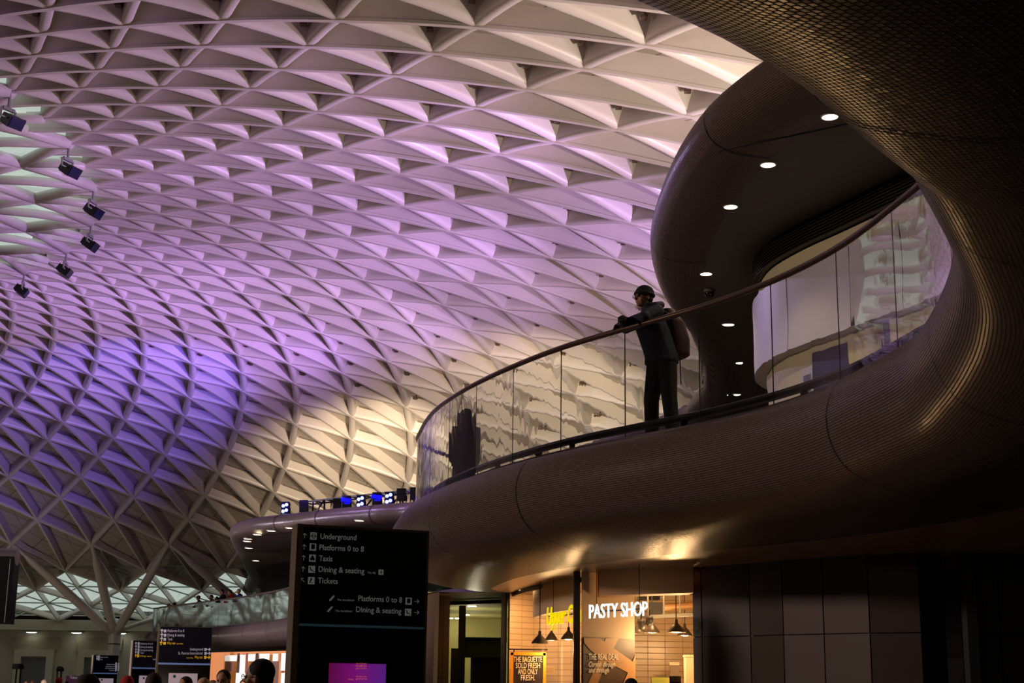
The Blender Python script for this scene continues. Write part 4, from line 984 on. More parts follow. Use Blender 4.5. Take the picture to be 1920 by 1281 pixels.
def icon(F, parent, px0, px1, py0, py1, kind, m=None):
    a = F.uv(px0, py1); c = F.uv(px1, py0); b = MB(); F.block(b, a.x, c.x, a.y, c.y, .006, .0); o = b.obj('pictogram', m or M_stx, parent)
    w, h = c.x-a.x, c.y-a.y; P = lambda x, y: (a.x+w*x, a.y+h*y); z = .0075; d = MB(); dk = M_sgk
    if kind == 'roundel':
        dk = M_red; n = 20; 
        for k in range(n):
            t0, t1 = 2*PI*k/n, 2*PI*(k+1)/n; F.poly(d, [P(.5+.36*math.cos(t0), .5+.36*math.sin(t0)), P(.5+.36*math.cos(t1), .5+.36*math.sin(t1)), P(.5+.25*math.cos(t1), .5+.25*math.sin(t1)), P(.5+.25*math.cos(t0), .5+.25*math.sin(t0))], z)
        F.poly(d, [P(.06, .43), P(.94, .43), P(.94, .57), P(.06, .57)], z+.001)
    elif kind == 'train':
        F.poly(d, [P(.22, .3), P(.3, .22), P(.7, .22), P(.78, .3), P(.78, .82), P(.7, .9), P(.3, .9), P(.22, .82)], z)
        F.poly(d, [P(.2, .08), P(.3, .08), P(.38, .2), P(.3, .2)], z); F.poly(d, [P(.8, .08), P(.62, .2), P(.7, .2)], z)
    elif kind == 'taxi':
        F.poly(d, [P(.14, .2), P(.86, .2), P(.86, .5), P(.74, .56), P(.66, .8), P(.34, .8), P(.26, .56), P(.14, .5)], z); F.poly(d, [P(.4, .82), P(.6, .82), P(.6, .9), P(.4, .9)], z)
    elif kind == 'food':
        F.poly(d, [P(.15, .82), P(.28, .86), P(.42, .45), P(.7, .38), P(.72, .26), P(.36, .28), P(.22, .5)], z); F.poly(d, [P(.72, .1), P(.9, .1), P(.9, .24), P(.72, .24)], z)
    elif kind == 'ticket':
        F.poly(d, [P(.2, .2), P(.34, .16), P(.62, .8), P(.48, .88), P(.36, .72)], z); F.poly(d, [P(.5, .2), P(.72, .2), P(.72, .26), P(.5, .26)], z)
    else:
        F.poly(d, [P(.42, .2), P(.58, .2), P(.58, .8), P(.42, .8)], z); F.poly(d, [P(.25, .45), P(.75, .45), P(.75, .55), P(.25, .55)], z)
    d.obj('pictogram_mark', dk, o)
F1 = Face(558, 17.7, 797, 18.3)
T1 = thing('sign_totem', 'large dark wayfinding totem listing Underground, Platforms 0 to 8, Taxis, Dining & seating and Tickets', 'sign', tuple(F1.a+F1.x*F1.w/2))
zt = F1.uv(558, 984).y; zl = F1.uv(556, 1169).y; w1 = F1.w
b = MB(); F1.block(b, .0, w1, .0, zt-.02, -.02, -.24); b.obj('cabinet', M_frm, T1)
b = MB(); F1.block(b, -.075, .0, 0, zt+.01, .03, -.25); b.obj('left_frame', M_frm, T1)
b = MB(); F1.block(b, w1-.01, w1+.015, 0, zt+.01, .01, -.25); b.obj('right_frame', M_frm, T1)
b = MB(); F1.block(b, 0, w1, zt-.02, zt+.01, .01, -.25); b.obj('top_frame', M_frm, T1)
b = MB(); F1.block(b, 0.0, w1-.01, zl+.0, zt-.02, 0, -.02); b.obj('sign_face', M_sgk, T1)
b = MB(); F1.block(b, 0.0, w1-.01, 0, zl-.03, 0, -.02); b.obj('screen_panel', M_blk, T1)
b = MB(); F1.block(b, 0.0, w1-.02, zl-.03, zl, .004, -.02); b.obj('teal_line', M_stl, T1)
b = MB(); F1.block(b, .012, .022, zl-.48, zl-.27, .03, 0); b.obj('door_handle', M_frm, T1)
H = .066
for cx, cy, an in ((571, 1005, 0), (570, 1026, 0), (569, 1046.5, 0), (568, 1067.5, 0), (567.3, 1088, PI/4)):
    b = MB(); arrow(F1, b, cx, cy, .032, an); b.obj('arrow', M_stx, T1)
for cx, cy in ((781, 1128), (781, 1148.7)): b = MB(); arrow(F1, b, cx, cy, .032, -PI/2); b.obj('arrow', M_stx, T1)
for a_ in ((581.5, 594, 999, 1012, 'roundel'), (580.2, 593, 1019.8, 1032.6, 'train'), (579.2, 592, 1040.5, 1053.4, 'taxi'), (578, 591, 1061.5, 1074.2, 'food'), (577, 590, 1082.6, 1095.6, 'ticket'), (760, 772, 1121.3, 1134, 'train'), (759, 771, 1142, 1154.8, 'food')): icon(F1, T1, *a_)
for s_, x0, x1, y0, y1, h in (('Underground', 600.5, 668, 1010.5, 1013.2, H), ('Platforms 0 to 8', 598.6, 682, 1031.3, 1034.8, H), ('Taxis', 598, 623, 1052, 1053, H), ('Dining & seating', 597, 683, 1072.3, 1076, H), ('Tickets', 595.8, 633, 1093.6, 1095.2, H),
                     ('Via lift', 689, 704.5, 1076, 1076.6, .026), ('Platforms 0 to 8', 671.5, 753.8, 1127, 1130.3, H), ('Via escalator', 632, 665, 1126.6, 1127.6, .026), ('Dining & seating', 667.3, 752.4, 1147.8, 1151.2, H), ('Via escalator', 628.3, 661, 1147.2, 1148.2, .026)):
    F1.text('sign_words', s_, x0, x1, y0, y1, h, M_stx, T1, bold=.008 if h > .05 else 0)
for x0, y0 in ((617, 1127), (613.5, 1147.6)):
    b = MB(); u = F1.uv(x0, y0); F1.poly(b, [(u.x, u.y), (u.x+.02, u.y), (u.x+.065, u.y+.055), (u.x+.065, u.y+.068), (u.x+.05, u.y+.068), (u.x, u.y+.014)], .005); b.obj('escalator_mark', M_stx, T1)
icon(F1, T1, 709.5, 719, 1068.5, 1078, 'lift')
M_mag = mat('magenta screen', (110, 20, 110), .3, emis=(112, 18, 112), es=.85)
nt = M_mag.node_tree; g = nt.nodes.new('ShaderNodeTexGradient'); uvn = nt.nodes.new('ShaderNodeUVMap'); cr = nt.nodes.new('ShaderNodeValToRGB'); cr.color_ramp.elements[0].color = (*lin((88, 12, 62)), 1); cr.color_ramp.elements[1].color = (*lin((84, 32, 126)), 1)
el = cr.color_ramp.elements.new(.45); el.color = (*lin((118, 18, 112)), 1)
nt.links.new(uvn.outputs[0], g.inputs[0]); nt.links.new(g.outputs[0], cr.inputs[0]); nt.links.new(cr.outputs[0], nt.nodes['Principled BSDF'].inputs['Emission Color'])
b = MB(); ua, ub = F1.uv(617, 1243.5), F1.uv(724, 1245); n = len(b.v)
for x, y in ((ua.x, .35), (ub.x, .35), (ub.x, ua.y), (ua.x, ua.y)): b.v.append(tuple(F1.M @ Vector((x, y, .004))))
b.face((0, 1, 2, 3), 0, ((0, 0), (1, 0), (1, 1), (0, 1))); b.obj('screen', M_mag, T1)
M_orl = mat('orange screen lettering', (230, 110, 70), .5, emis=(220, 100, 60), es=.6)
for s_, x0, x1, yb, h in (('Via St. Pancras', 668, 687, 1246, .018), ('Piccadilly line', 667, 687, 1250.5, .022), ('good service', 667, 687, 1254.7, .018), ('All other lines', 667, 687, 1270, .018), ('good service', 667, 688, 1274.5, .02), ('Change', 652, 662, 1275, .015)):
    F1.text('screen_words', s_, x0, x1, yb, yb, h, M_orl, T1, z=.006)

def small_totem(lb, pxl, pxr, pyt, d, line_y, rows, box=None):
    F = Face(pxl, d, pxr, d*1.01); t = thing('sign_totem', lb, 'sign', tuple(F.a+F.x*F.w/2)); zt = F.uv((pxl+pxr)/2, pyt).y; zl = F.uv((pxl+pxr)/2, line_y).y
    b = MB(); F.block(b, -.06, F.w+.02, 0, zt+.02, -.03, -.28); b.obj('cabinet', M_frm, t)
    b = MB(); F.block(b, 0, F.w, zl, zt, 0, -.03); b.obj('sign_face', M_sgb, t)
    b = MB(); F.block(b, 0, F.w, 0, zl-.06, 0, -.03); b.obj('screen_panel', M_blk, t)
    b = MB(); F.block(b, 0, F.w, zl-.06, zl, .01, -.03); b.obj('sign_line', M_ln2, t)
    for s_, x0, x1, yb, h, m, ic in rows:
        F.text('sign_words', s_, x0, x1, yb, yb, h, m, t, z=.012)
        if ic:
            a = F.uv(ic[0], yb+.6); c = F.uv(ic[1], yb-4.6); b = MB(); F.block(b, a.x, c.x, a.y, c.y, .012, 0); b.obj('pictogram', m, t)
            b = MB(); arrow(F, b, ic[2], yb-2, .06, ic[3], .013, .03); b.obj('arrow', m, t)
    if box:
        a = F.uv(box[0], box[2]); c = F.uv(box[1], box[2]); b = MB(); F.block(b, a.x, c.x, .4, a.y, .03, 0); o = b.obj('lit_notice', mat('pale lilac notice', (206, 190, 200), .5, emis=(190, 170, 182), es=.35), t)
        b = MB(); q = F.uv(box[3], box[4]); F.poly(b, [(q.x+.05*math.cos(k*PI/6), q.y+.05*math.sin(k*PI/6)) for k in range(12)], .033); b.obj('teal_dot', mat('teal dot', (20, 110, 120), .5), o)
small_totem('dark blue wayfinding totem, front one of the pair beside the far shop', 299.5, 396.5, 1176.5, 48, 1243.5,
    [('Platforms 0 to 8', 314, 345, 1185.5, .085, M_swh, (307, 312, 303.5, 0)), ('Dining & seating', 314, 345.6, 1193.5, .085, M_swh, (307, 312, 303.5, 0)), ('Taxis', 314, 323, 1201, .085, M_swh, (306.5, 311.5, 303, 0)), ('Way out', 313, 328.5, 1208.5, .085, M_syl, (306, 311, 302, 0)),
     ('Euston Road', 331, 343, 1208.5, .04, M_syl, None), ('Underground', 356, 380.6, 1220, .085, M_swh, (383, 387.5, 391, -PI/2)), ('St. Pancras International', 334, 379.6, 1227.5, .085, M_swh, (383, 387.5, 391, -PI/2)), ('Way out', 364.5, 379.6, 1235, .085, M_syl, (382.5, 387, 390.5, -PI/2)), ('York Way', 349, 362, 1235, .04, M_syl, None)], (316.5, 370.5, 1262.5, 327, 1268.5))
small_totem('dark blue wayfinding totem half hidden behind the larger one of the pair', 252.5, 300, 1202.5, 66, 1252,
    [('Platforms 0 to 8', 263, 286, 1209, .08, M_swh, (258, 261.5, 254.8, 0)), ('Dining & seating', 263, 286.5, 1215, .08, M_swh, (258, 261.5, 254.8, 0)), ('Dining & seating', 263, 286.5, 1221, .08, M_swh, (258, 261.5, 254.8, 0)), ('Taxis', 263, 269, 1226, .08, M_swh, (257.5, 261, 254.5, 0)), ('Way out', 262, 284, 1232, .07, M_syl, (257, 261, 254.3, 0)), ('Underground', 286.5, 299, 1238, .07, M_swh, None)], (261, 296, 1267, 269, 1272))
small_totem('smallest dark blue totem, in front of the trunk of the branching column', 180, 224.5, 1229.5, 84, 1262,
    [('Platforms 0 to 8', 188, 202, 1234, .07, M_swh, (183.5, 187, 181.6, 0)), ('Taxis', 188, 192, 1238, .07, M_swh, (183.5, 187, 181.6, 0)), ('Dining & seating', 200, 215, 1247, .06, M_swh, (216, 219, 221.5, -PI/2)), ('Underground', 198, 215, 1251, .06, M_swh, (216, 219, 221.5, -PI/2)), ('St. Pancras International', 197, 215, 1254.5, .06, M_swh, (216, 219, 221.5, -PI/2)), ('Toilets', 204, 214, 1258.5, .06, M_swh, (215.5, 218.5, 221, -PI/2))], (185, 212.5, 1272, 190.5, 1275))
F5 = Face(129, 78, 181, 78.5); t = thing('ticket_sign', 'purple sign reading Tickets low in front of the right shuttered doorway', 'sign', tuple(F5.a+F5.x*F5.w/2)); zt = F5.uv(150, 1267.5).y
b = MB(); F5.block(b, 0, F5.w, zt-.55, zt, 0, -.2); b.obj('sign_face', mat('plum purple sign', (74, 24, 70), .5, emis=(60, 16, 56), es=.3), t)
b = MB(); F5.block(b, .1, .2, 0, zt-.55, -.05, -.15); F5.block(b, F5.w-.2, F5.w-.1, 0, zt-.55, -.05, -.15); b.obj('post', M_frm, t)
F5.text('sign_words', 'Tickets', 131, 144.5, 1273, 1273, .13, M_swh, t)
# departure board at the left edge
F6 = Face(-90, 26, 13, 26); t = thing('display_board', 'dark display board with rounded top, cut by the left edge of the picture', 'display board', tuple(F6.a+F6.x*.3)); zt, zb = F6.uv(10, 1037).y, F6.uv(10, 1170).y
b = MB(); F6.block(b, 0, F6.w, zb, zt-.06, 0, -.3); b.obj('board_case', mat('dark navy board', (14, 12, 26), .3), t)
b = MB(); c = F6.M @ Vector((F6.w/2, zt-.06, -.15)); b.tube([F6.M @ Vector((0, zt-.06, -.15)), F6.M @ Vector((F6.w, zt-.06, -.15))], .15, 14); b.obj('rounded_top', mat('lilac grey trim', (120, 110, 130), .4), t)
b = MB(); F6.block(b, F6.w*.92, F6.w*.93, zb+.02, zt-.1, .004, 0); b.obj('pale_stripe', M_stx, t)
b = MB(); F6.block(b, .2, .4, 0, zb, -.05, -.25); b.obj('post', M_frm, t)
# lamp posts by the shutters
def lamp_post(px0, px1, pyt, d, lb, boxy):
    a, c = Py(px0, pyt, d), Py(px1, pyt, d); w = c.x-a.x; h = a.z; t = thing('lamp_post', lb, 'lamp post', ((a.x+c.x)/2, d, 0), 0, 'twin-headed posts before the shuttered doorways')
    b = MB(); b.tube([(-.12, 0, 0), (-.12, 0, h)], .05, 8); b.tube([(.12, 0, 0), (.12, 0, h)], .05, 8); child('twin_pole', b, M_dark, t)
    b = MB(); b.tube([(-w/2+.1, 0, h), (w/2-.1, 0, h)], .04, 8); child('cross_arm', b, M_dark, t)
    for x in (-w/2+.12, w/2-.12, -w/2+.38):
        b = MB()
        if boxy and x < -w/2+.2: b.box((x, 0, h-.12), (.34, .2, .3))
        else: b.lathe((x, 0, h-.28), [(.001, 0), (.10, .04), (.12, .16), (.04, .28)], 12)
        child('lamp_head', b, M_shut if boxy and x < -w/2+.2 else M_dark, t)
lamp_post(26, 46, 1246, 86, 'twin-poled lamp post in front of the left shuttered doorway', True)
lamp_post(105, 119, 1251, 88, 'twin-poled lamp post between the two shuttered doorways', False)
# small lamps on the balcony deck
p = Py(1010, 849, 18.9); t = thing('deck_lamp', 'small dark round lamp on the deck behind the glass, left of the man', 'lamp', (p.x, p.y, LIP)); b = MB(); b.ball((0, 0, max(.06, p.z-LIP)), .055, 16, 10); child('round_head', b, M_dark, t, smooth=True); b = MB(); b.lathe((0, 0, 0), [(.05, 0), (.04, .02), (.015, .03), (.015, max(.05, p.z-LIP))], 14); child('stem', b, M_dmet, t)
p = Py(1197, 803, 16.9); t = thing('deck_lamp', 'small lit white lamp on the deck at the feet of the leaning man', 'lamp', (p.x, p.y, LIP)); b = MB(); b.ball((0, 0, .07), .10, 18, 10, 0, (1.0, .8, .62)); child('round_head', b, M_dlw, t, smooth=True); b = MB(); b.lathe((0, 0, 0), [(.11, 0), (.10, .03), (.001, .035)], 18); child('base', b, M_dark, t)

# ================================================================== PEOPLE
def loft(b, rings, seg=14):
    n0 = len(b.v)
    for c, rx, ry in rings:
        for k in range(seg): a = 2*PI*k/seg; b.v.append((c[0]+rx*math.cos(a), c[1]+ry*math.sin(a), c[2]))
    for i in range(len(rings)-1):
        for k in range(seg): a = n0+i*seg; b.face((a+k, a+(k+1) % seg, a+seg+(k+1) % seg, a+seg+k))
    b.face([n0+k for k in range(seg)][::-1]); b.face([n0+(len(rings)-1)*seg+k for k in range(seg)])
def limb(b, pts, rads):
    b.tube(pts, rads, 10)
    for p, r in zip(pts, rads): b.ball(p, r*1.0, 10, 6)
def fuse(b, voxel, name, mats, parent, smooth_it=4, shrink=0.0):
    me = b.mesh(name, mats, True); o = bpy.data.objects.new(name, me); COL.objects.link(o)
    r = o.modifiers.new('r', 'REMESH'); r.mode = 'VOXEL'; r.voxel_size = voxel; r.use_smooth_shade = True
    s = o.modifiers.new('s', 'SMOOTH'); s.iterations = smooth_it; s.factor = .5
    dg = bpy.context.evaluated_depsgraph_get(); m2 = bpy.data.meshes.new_from_object(o.evaluated_get(dg)); bpy.data.objects.remove(o); bpy.data.meshes.remove(me)
    m2.name = name; m2.materials.clear()
    for m in mats: m2.materials.append(m)
    m2.polygons.foreach_set('use_smooth', [True]*len(m2.polygons)); m2.polygons.foreach_set('material_index', [0]*len(m2.polygons))
    o = bpy.data.objects.new(name, m2); COL.objects.link(o); o.parent = parent; return o
SKIN = mat('light skin', (196, 146, 118), .55)
def person(lb, loc, yaw, H=1.75, pose='stand', coat=(30, 32, 50), legs=(28, 26, 28), hair=(30, 22, 18), head='short', vox=.02, group=None, skin=None, coatlen=.78, glasses=False, look=0., pack=None, headonly=False):
    t = thing('person', lb, 'person', loc, yaw, group); k = H/1.78; V = lambda x, y, z: Vector((x*k, y*k, z*k)); sk = skin or SKIN
    rail = pose == 'rail'; RH = 1.14 if vox > .013 else 1.305
    cy = .10 if rail else 0; hx = Vector((0, .20 if rail else .02, 1.60 if rail else 1.665))       # head centre
    sh = (.19, .12 if rail else 0, 1.40 if rail else 1.44)
    arms = []; lg = .075 if (rail and vox < .013) else 0.
    for s in (-1, 1):
        if rail: pts = [V(s*sh[0], sh[1], sh[2]), V(s*.27, .30, RH), V(-.07 if s > 0 else .07, .47 if s > 0 else .40, RH)]
        else: pts = [V(s*sh[0], sh[1], sh[2]), V(s*.235, -.03, 1.14), V(s*.22, .06, .88)]
        arms.append(pts)
    # body: one continuous skin
    b = MB(); Rk = Matrix.Rotation(look, 3, 'Z'); hc = V(*hx)
    def hp_(x, y, z): return hc + Rk @ (Vector((x, y, z))*k)
    b.ball(hp_(0, -.008, .02), .1*k, 18, 12, 0, (.79, .95, 1.02)); b.ball(hp_(0, .022, -.05), .07*k, 14, 10, 0, (.82, .95, .95)); b.ball(hp_(0, .062, -.088), .026*k, 10, 8)
    b.ball(hp_(0, .094, -.018), .014*k, 8, 6, 0, (.9, 1.2, 1.5)); b.ball(hp_(0, .107, -.032), .0135*k, 8, 6); b.ball(hp_(0, .083, .022), .02*k, 8, 6, 0, (2.2, .7, .6)); b.ball(hp_(0, .088, -.062), .012*k, 8, 6, 0, (1.8, .7, .5)); b.ball(hp_(0, .086, -.073), .011*k, 8, 6, 0, (1.6, .7, .5))
    for s in (-1, 1): b.ball(hp_(s*.079, -.012, -.018), .021*k, 8, 6, 0, (.45, .8, 1.4)); b.ball(hp_(s*.045, .05, -.03), .028*k, 8, 6)
    limb(b, [hp_(0, -.015, -.07), V(0, sh[1]+.0, sh[2]+.04)], [.056*k, .062*k])
    loft(b, [(V(0, 0, .88), .15*k, .10*k), (V(0, 0, 1.0), .145*k, .10*k), (V(0, cy*.5, 1.15), .14*k, .10*k), (V(0, sh[1]*.9, sh[2]-.08), .16*k, .105*k), (V(0, sh[1], sh[2]+.03), .10*k, .07*k)])
    for s in (0, 1):
        limb(b, arms[s], [.05*k, .042*k, .03*k])
        h0 = arms[s][2]; d = (arms[s][2]-arms[s][1]).normalized(); n = Vector((0, 0, 1)); sd = d.cross(n).normalized(); palm = h0+d*.05*k
        b.ball(palm, .04*k, 10, 8, 0, (.9, .9, .55) if rail else (.5, .9, 1.0))
        if vox < .013:
            for j, L in enumerate((.062, .072, .068, .052)):
                f0 = palm+d*.02+sd*((j-1.5)*.02*k); f1 = f0+d*.04*k-n*.004; f2 = f1+d*(L*.35)*k-n*.022*k; f3 = f2+d*.008*k-n*.022*k; limb(b, [f0, f1, f2, f3], [.0098*k, .0092*k, .0085*k, .0078*k])
            sg = -1 if s else 1; f0 = palm-d*.015+sd*.03*k*sg; limb(b, [f0, f0+d*.03*k+sd*.022*k*sg, f0+d*.058*k+sd*.02*k*sg-n*.006], [.012*k, .0105*k, .009*k])
    if not headonly:
        for s in (-1, 1): limb(b, [V(s*.09, s*lg*.3, .9), V(s*.10, .01+s*lg*.8, .5), V(s*.105, -.01+s*lg, .1), V(s*.11, .03+s*lg, .05)], [.085*k, .055*k, .04*k, .04*k]); b.ball(V(s*.11, .06+s*lg, .045), .038*k, 10, 6, 0, (.9, 2., .7))
    body = fuse(b, min(vox, .008) if vox < .013 else vox*.75, 'body', [sk], t, 3)
    # jacket
    cm = mat('coat %d %d %d' % coat, coat, .8, noise=.15, nscale=9); b = MB(); z0 = coatlen
    loft(b, [(V(0, -.01, z0), .215*k, .185*k), (V(0, -.01, .95), .215*k, .18*k), (V(0, cy*.5, 1.12), .205*k, .18*k), (V(0, sh[1]*.85, sh[2]-.14), .215*k, .175*k), (V(0, sh[1]-.005, sh[2]), .19*k, .125*k), (V(0, sh[1], sh[2]+.055), .12*k, .10*k), (V(0, sh[1]+.01, sh[2]+.10), .075*k, .08*k)])
    for s in (0, 1): limb(b, [arms[s][0], arms[s][1], arms[s][2]-(arms[s][2]-arms[s][1])*.08], [.078*k, .064*k, .05*k])
    if head == 'beanie': 
        b.tube([V(-.085, sh[1]-.01, sh[2]+.09), V(-.04, sh[1]-.11, sh[2]+.12), V(.04, sh[1]-.11, sh[2]+.12), V(.085, sh[1]-.01, sh[2]+.09)], .045*k, 8)
        b.tube([V(0.075*math.cos(a), sh[1]+.02+.075*math.sin(a), sh[2]+.11) for a in [j*PI/5 for j in range(10)]], .024*k, 8, closed=True)
    fuse(b, vox, 'jacket', [cm], t)
    if not headonly:
        lm = mat('trousers %d %d %d' % legs, legs, .85); b = MB()
        loft(b, [(V(0, -.01, .78), .15*k, .12*k), (V(0, -.01, .9), .16*k, .125*k), (V(0, -.01, .99), .15*k, .12*k)])
        for s in (-1, 1): limb(b, [V(s*.09, -.01+s*lg*.3, .86), V(s*.105, .01+s*lg*.8, .48), V(s*.112, -.01+s*lg, .10)], [.112*k, .086*k, .076*k])
        fuse(b, vox, 'trousers', [lm], t)
        b = MB()
        for s in (-1, 1): b.ball(V(s*.11, .06+s*lg, .05), .05*k, 12, 8, 0, (1., 2.6, .95)); b.ball(V(s*.11, -.02+s*lg, .08), .06*k, 10, 8)
        fuse(b, vox, 'shoes', [M_dark], t)
    if vox < .013 and rail:
        for s in (0, 1):
            h0 = arms[s][2]; d = (arms[s][2]-arms[s][1]).normalized(); b = MB(); sd = d.cross(Vector((0, 0, 1))).normalized(); b.ball(h0+d*.05*k, .05*k, 12, 8, 0, (1., 1., .7)); limb(b, [h0-d*.02, h0+d*.03], [.042*k, .045*k])
            for j, L in enumerate((.062, .072, .068, .052)):
                f0 = h0+d*.07*k+sd*((j-1.5)*.023*k); f1 = f0+d*.045*k-Vector((0, 0, .008)); f2 = f1+d*L*.35*k-Vector((0, 0, .026*k)); limb(b, [f0, f1, f2, f2-Vector((0, 0, .02))], [.0135*k, .013*k, .012*k, .011*k])
            f0 = h0+d*.035*k; sg = -1 if s else 1; limb(b, [f0+sd*.03*sg, f0+d*.03+sd*.055*sg, f0+d*.06+sd*.055*sg], [.015, .014, .012]); fuse(b, .007, 'glove', [M_dark], t, 2)
    hm = mat('hair %d %d %d' % hair, hair, .8, noise=.2, nscale=40); b = MB()
    if head == 'beanie':
        b.ball(hp_(0, -.014, .045), .108*k, 20, 14, 0, (.86, 1.0, .86)); b.tube([hp_(.094*math.cos(a), -.012+.108*math.sin(a), .028+.012*math.sin(a)) for a in [j*PI/10 for j in range(20)]], .015*k, 8, closed=True)
        fuse(b, .008, 'beanie', [hm], t)
        b = MB(); b.ball(hp_(0, -.05, -.02), .078*k, 12, 8, 0, (1, .75, .8)); fuse(b, .012, 'hair', [mat('dark hair', (30, 24, 20), .8)], t)
    elif head == 'knit':
        b.ball(hp_(0, -.01, .045), .115*k, 16, 10, 0, (.88, 1.0, .95)); fuse(b, .014, 'knit_hat', [hm], t)
    elif head == 'hood':
        b.ball(hp_(0, -.03, .0), .135*k, 16, 10, 0, (.9, .95, 1.1)); fuse(b, .016, 'hood', [hm], t)
    elif head == 'long':
        b.ball(hp_(0, -.03, .02), .15*k, 16, 10, 0, (.95, .95, .98)); loft(b, [(hp_(0, -.10, -.50), .14*k, .05*k), (hp_(0, -.11, -.3), .17*k, .08*k), (hp_(0, -.07, -.1), .165*k, .10*k), (hp_(0, -.045, .05), .13*k, .09*k)]); fuse(b, .012, 'hair', [hm], t)
    elif head != 'bald':
        b.ball(hp_(0, -.024, .036), .104*k, 18, 12, 0, (.84, .98, .92)); b.ball(hp_(0, -.055, -.015), .078*k, 12, 8, 0, (1., .75, .95)); fuse(b, .010 if vox < .02 else .016, 'hair', [hm], t)
    if glasses:
        b = MB()
        for s in (-1, 1): b.tube([hp_(s*.034+.024*math.cos(a), .104, .0+.019*math.sin(a)) for a in [j*PI/6 for j in range(12)]], .0028*k, 6, closed=True); b.tube([hp_(s*.058, .103, .004), hp_(s*.084, .03, .004), hp_(s*.084, -.02, -.004)], .0028*k, 6)
        b.tube([hp_(-.01, .105, .004), hp_(.01, .105, .004)], .0025*k, 6); child('glasses', b, M_dark, t)
    if vox < .015:
        for s in (-1, 1): b = MB(); b.ball(hp_(s*.033, .078, -.001), .0125*k, 10, 8); child('eye', b, mat('dark eye', (24, 18, 16), .2), t, smooth=True)
    if pack:
        pm = mat('pack %d %d %d' % pack, pack, .7, noise=.12, nscale=12); b = MB(); y0 = sh[1]-.17
        loft(b, [(V(0, y0-.10, .93), .12*k, .09*k), (V(0, y0-.14, .97), .16*k, .14*k), (V(0, y0-.13, 1.15), .165*k, .15*k), (V(0, y0-.09, 1.34), .155*k, .13*k), (V(0, y0-.02, 1.48), .10*k, .08*k)]); p_ = fuse(b, .014, 'backpack_body', [pm], t, 5)
        for s in (-1, 1): b = MB(); b.tube([V(s*.13, y0+.02, 1.40), V(s*.135, sh[1]+.02, sh[2]+.075), V(s*.14, sh[1]+.13, sh[2]-.06), V(s*.16, .08, 1.12), V(s*.15, y0+.02, 1.05)], .017*k, 8); child('shoulder_strap', b, mat('black webbing', (18, 14, 16), .8), t)
        for x, y, l in ((.10, -.06, .30), (-.02, -.165, .36), (.03, -.15, .12)): b = MB(); b.bar(V(x, y0+y, 1.02), V(x, y0+y-.01, 1.02-l), .022, .005); child('hanging_strap', b, mat('black webbing', (18, 14, 16), .8), t)
    return t
# the man leaning on the rail
pr_, nn = at_len(sJ+.20)
out = nn
yaw = math.atan2(-out.x, out.y)-.34
pos = pr_-out*.38; pos.z = LIP
person('person in a black beanie, navy jacket and dark red backpack leaning on the handrail', pos, yaw, 1.92, 'rail', (17, 21, 44), (20, 18, 19), (14, 13, 15), 'beanie', .011, None, mat('tan skin', (168, 118, 92), .55), .87, True, .12, (58, 12, 17))
q = Py(874, 800, 23.6); person('person with long hair and grey-brown coat behind the curved glass balcony end', (q.x, q.y, LIP), .15, 1.66, 'stand', (112, 104, 98), (30, 28, 30), (40, 30, 24), 'long', .018, None, None, .55)
# people along the far rail
GR = None
def at_far(px):
    best = min((abs((proj((p.x, p.y, RAILZ)) or (9e9, 0))[0]-px), i) for i, p in enumerate(LIPC) if p.y > 55 and LIPC[i].x < -8 and i > near_idx(LIPC, -19.5, 92)); return LIPC[best[1]], LN[best[1]]
for px, top, lb, kw in ((309, 1134, 'person with pale hair low behind the far rail, leftmost of those on the far balcony', dict(coat=(150, 130, 110), hair=(190, 160, 130))),
                        (320, 1132, 'person with dark hair at the left end of the far balcony', dict(coat=(20, 20, 24), hair=(16, 12, 12))),
                        (364, 1120, 'person in dark clothes with a grey hat alone at the far rail', dict(coat=(24, 22, 26), hair=(80, 74, 80), head='knit')),
                        (388, 1118, 'person with black hair at the far rail, left of the pale-faced one', dict(coat=(40, 30, 34), hair=(12, 10, 12))),
                        (399, 1121, 'person with brown hair squeezed in left of the broad dark coat at the far rail', dict(coat=(30, 26, 30), hair=(70, 44, 30))),
                        (408, 1108, 'person in a broad black coat leaning at the far rail left of the red jacket', dict(coat=(12, 12, 14), hair=(30, 20, 18))),
                        (423, 1109, 'person in a bright red jacket at the far rail', dict(coat=(190, 20, 24), hair=(60, 30, 24))),
                        (439, 1107, 'person in a blue jacket with grey hair, rightmost on the far rail', dict(coat=(24, 26, 110), hair=(150, 130, 130)))):
    p, n = at_far(px); c = p-n*.40
    zt = None; q = proj((c.x, c.y, 6.0)); z6 = q[1]; q2 = proj((c.x, c.y, 5.0)); zt = 6.0-(top-z6)/(q2[1]-z6)
    person(lb, (c.x, c.y, LIP), math.atan2(-n.x, n.y), max(1.2, (zt-LIP)/(1.66/1.78)), 'rail', kw['coat'], (24, 24, 28), kw['hair'], kw.get('head', 'short'), .03, 'people along the far balcony rail')
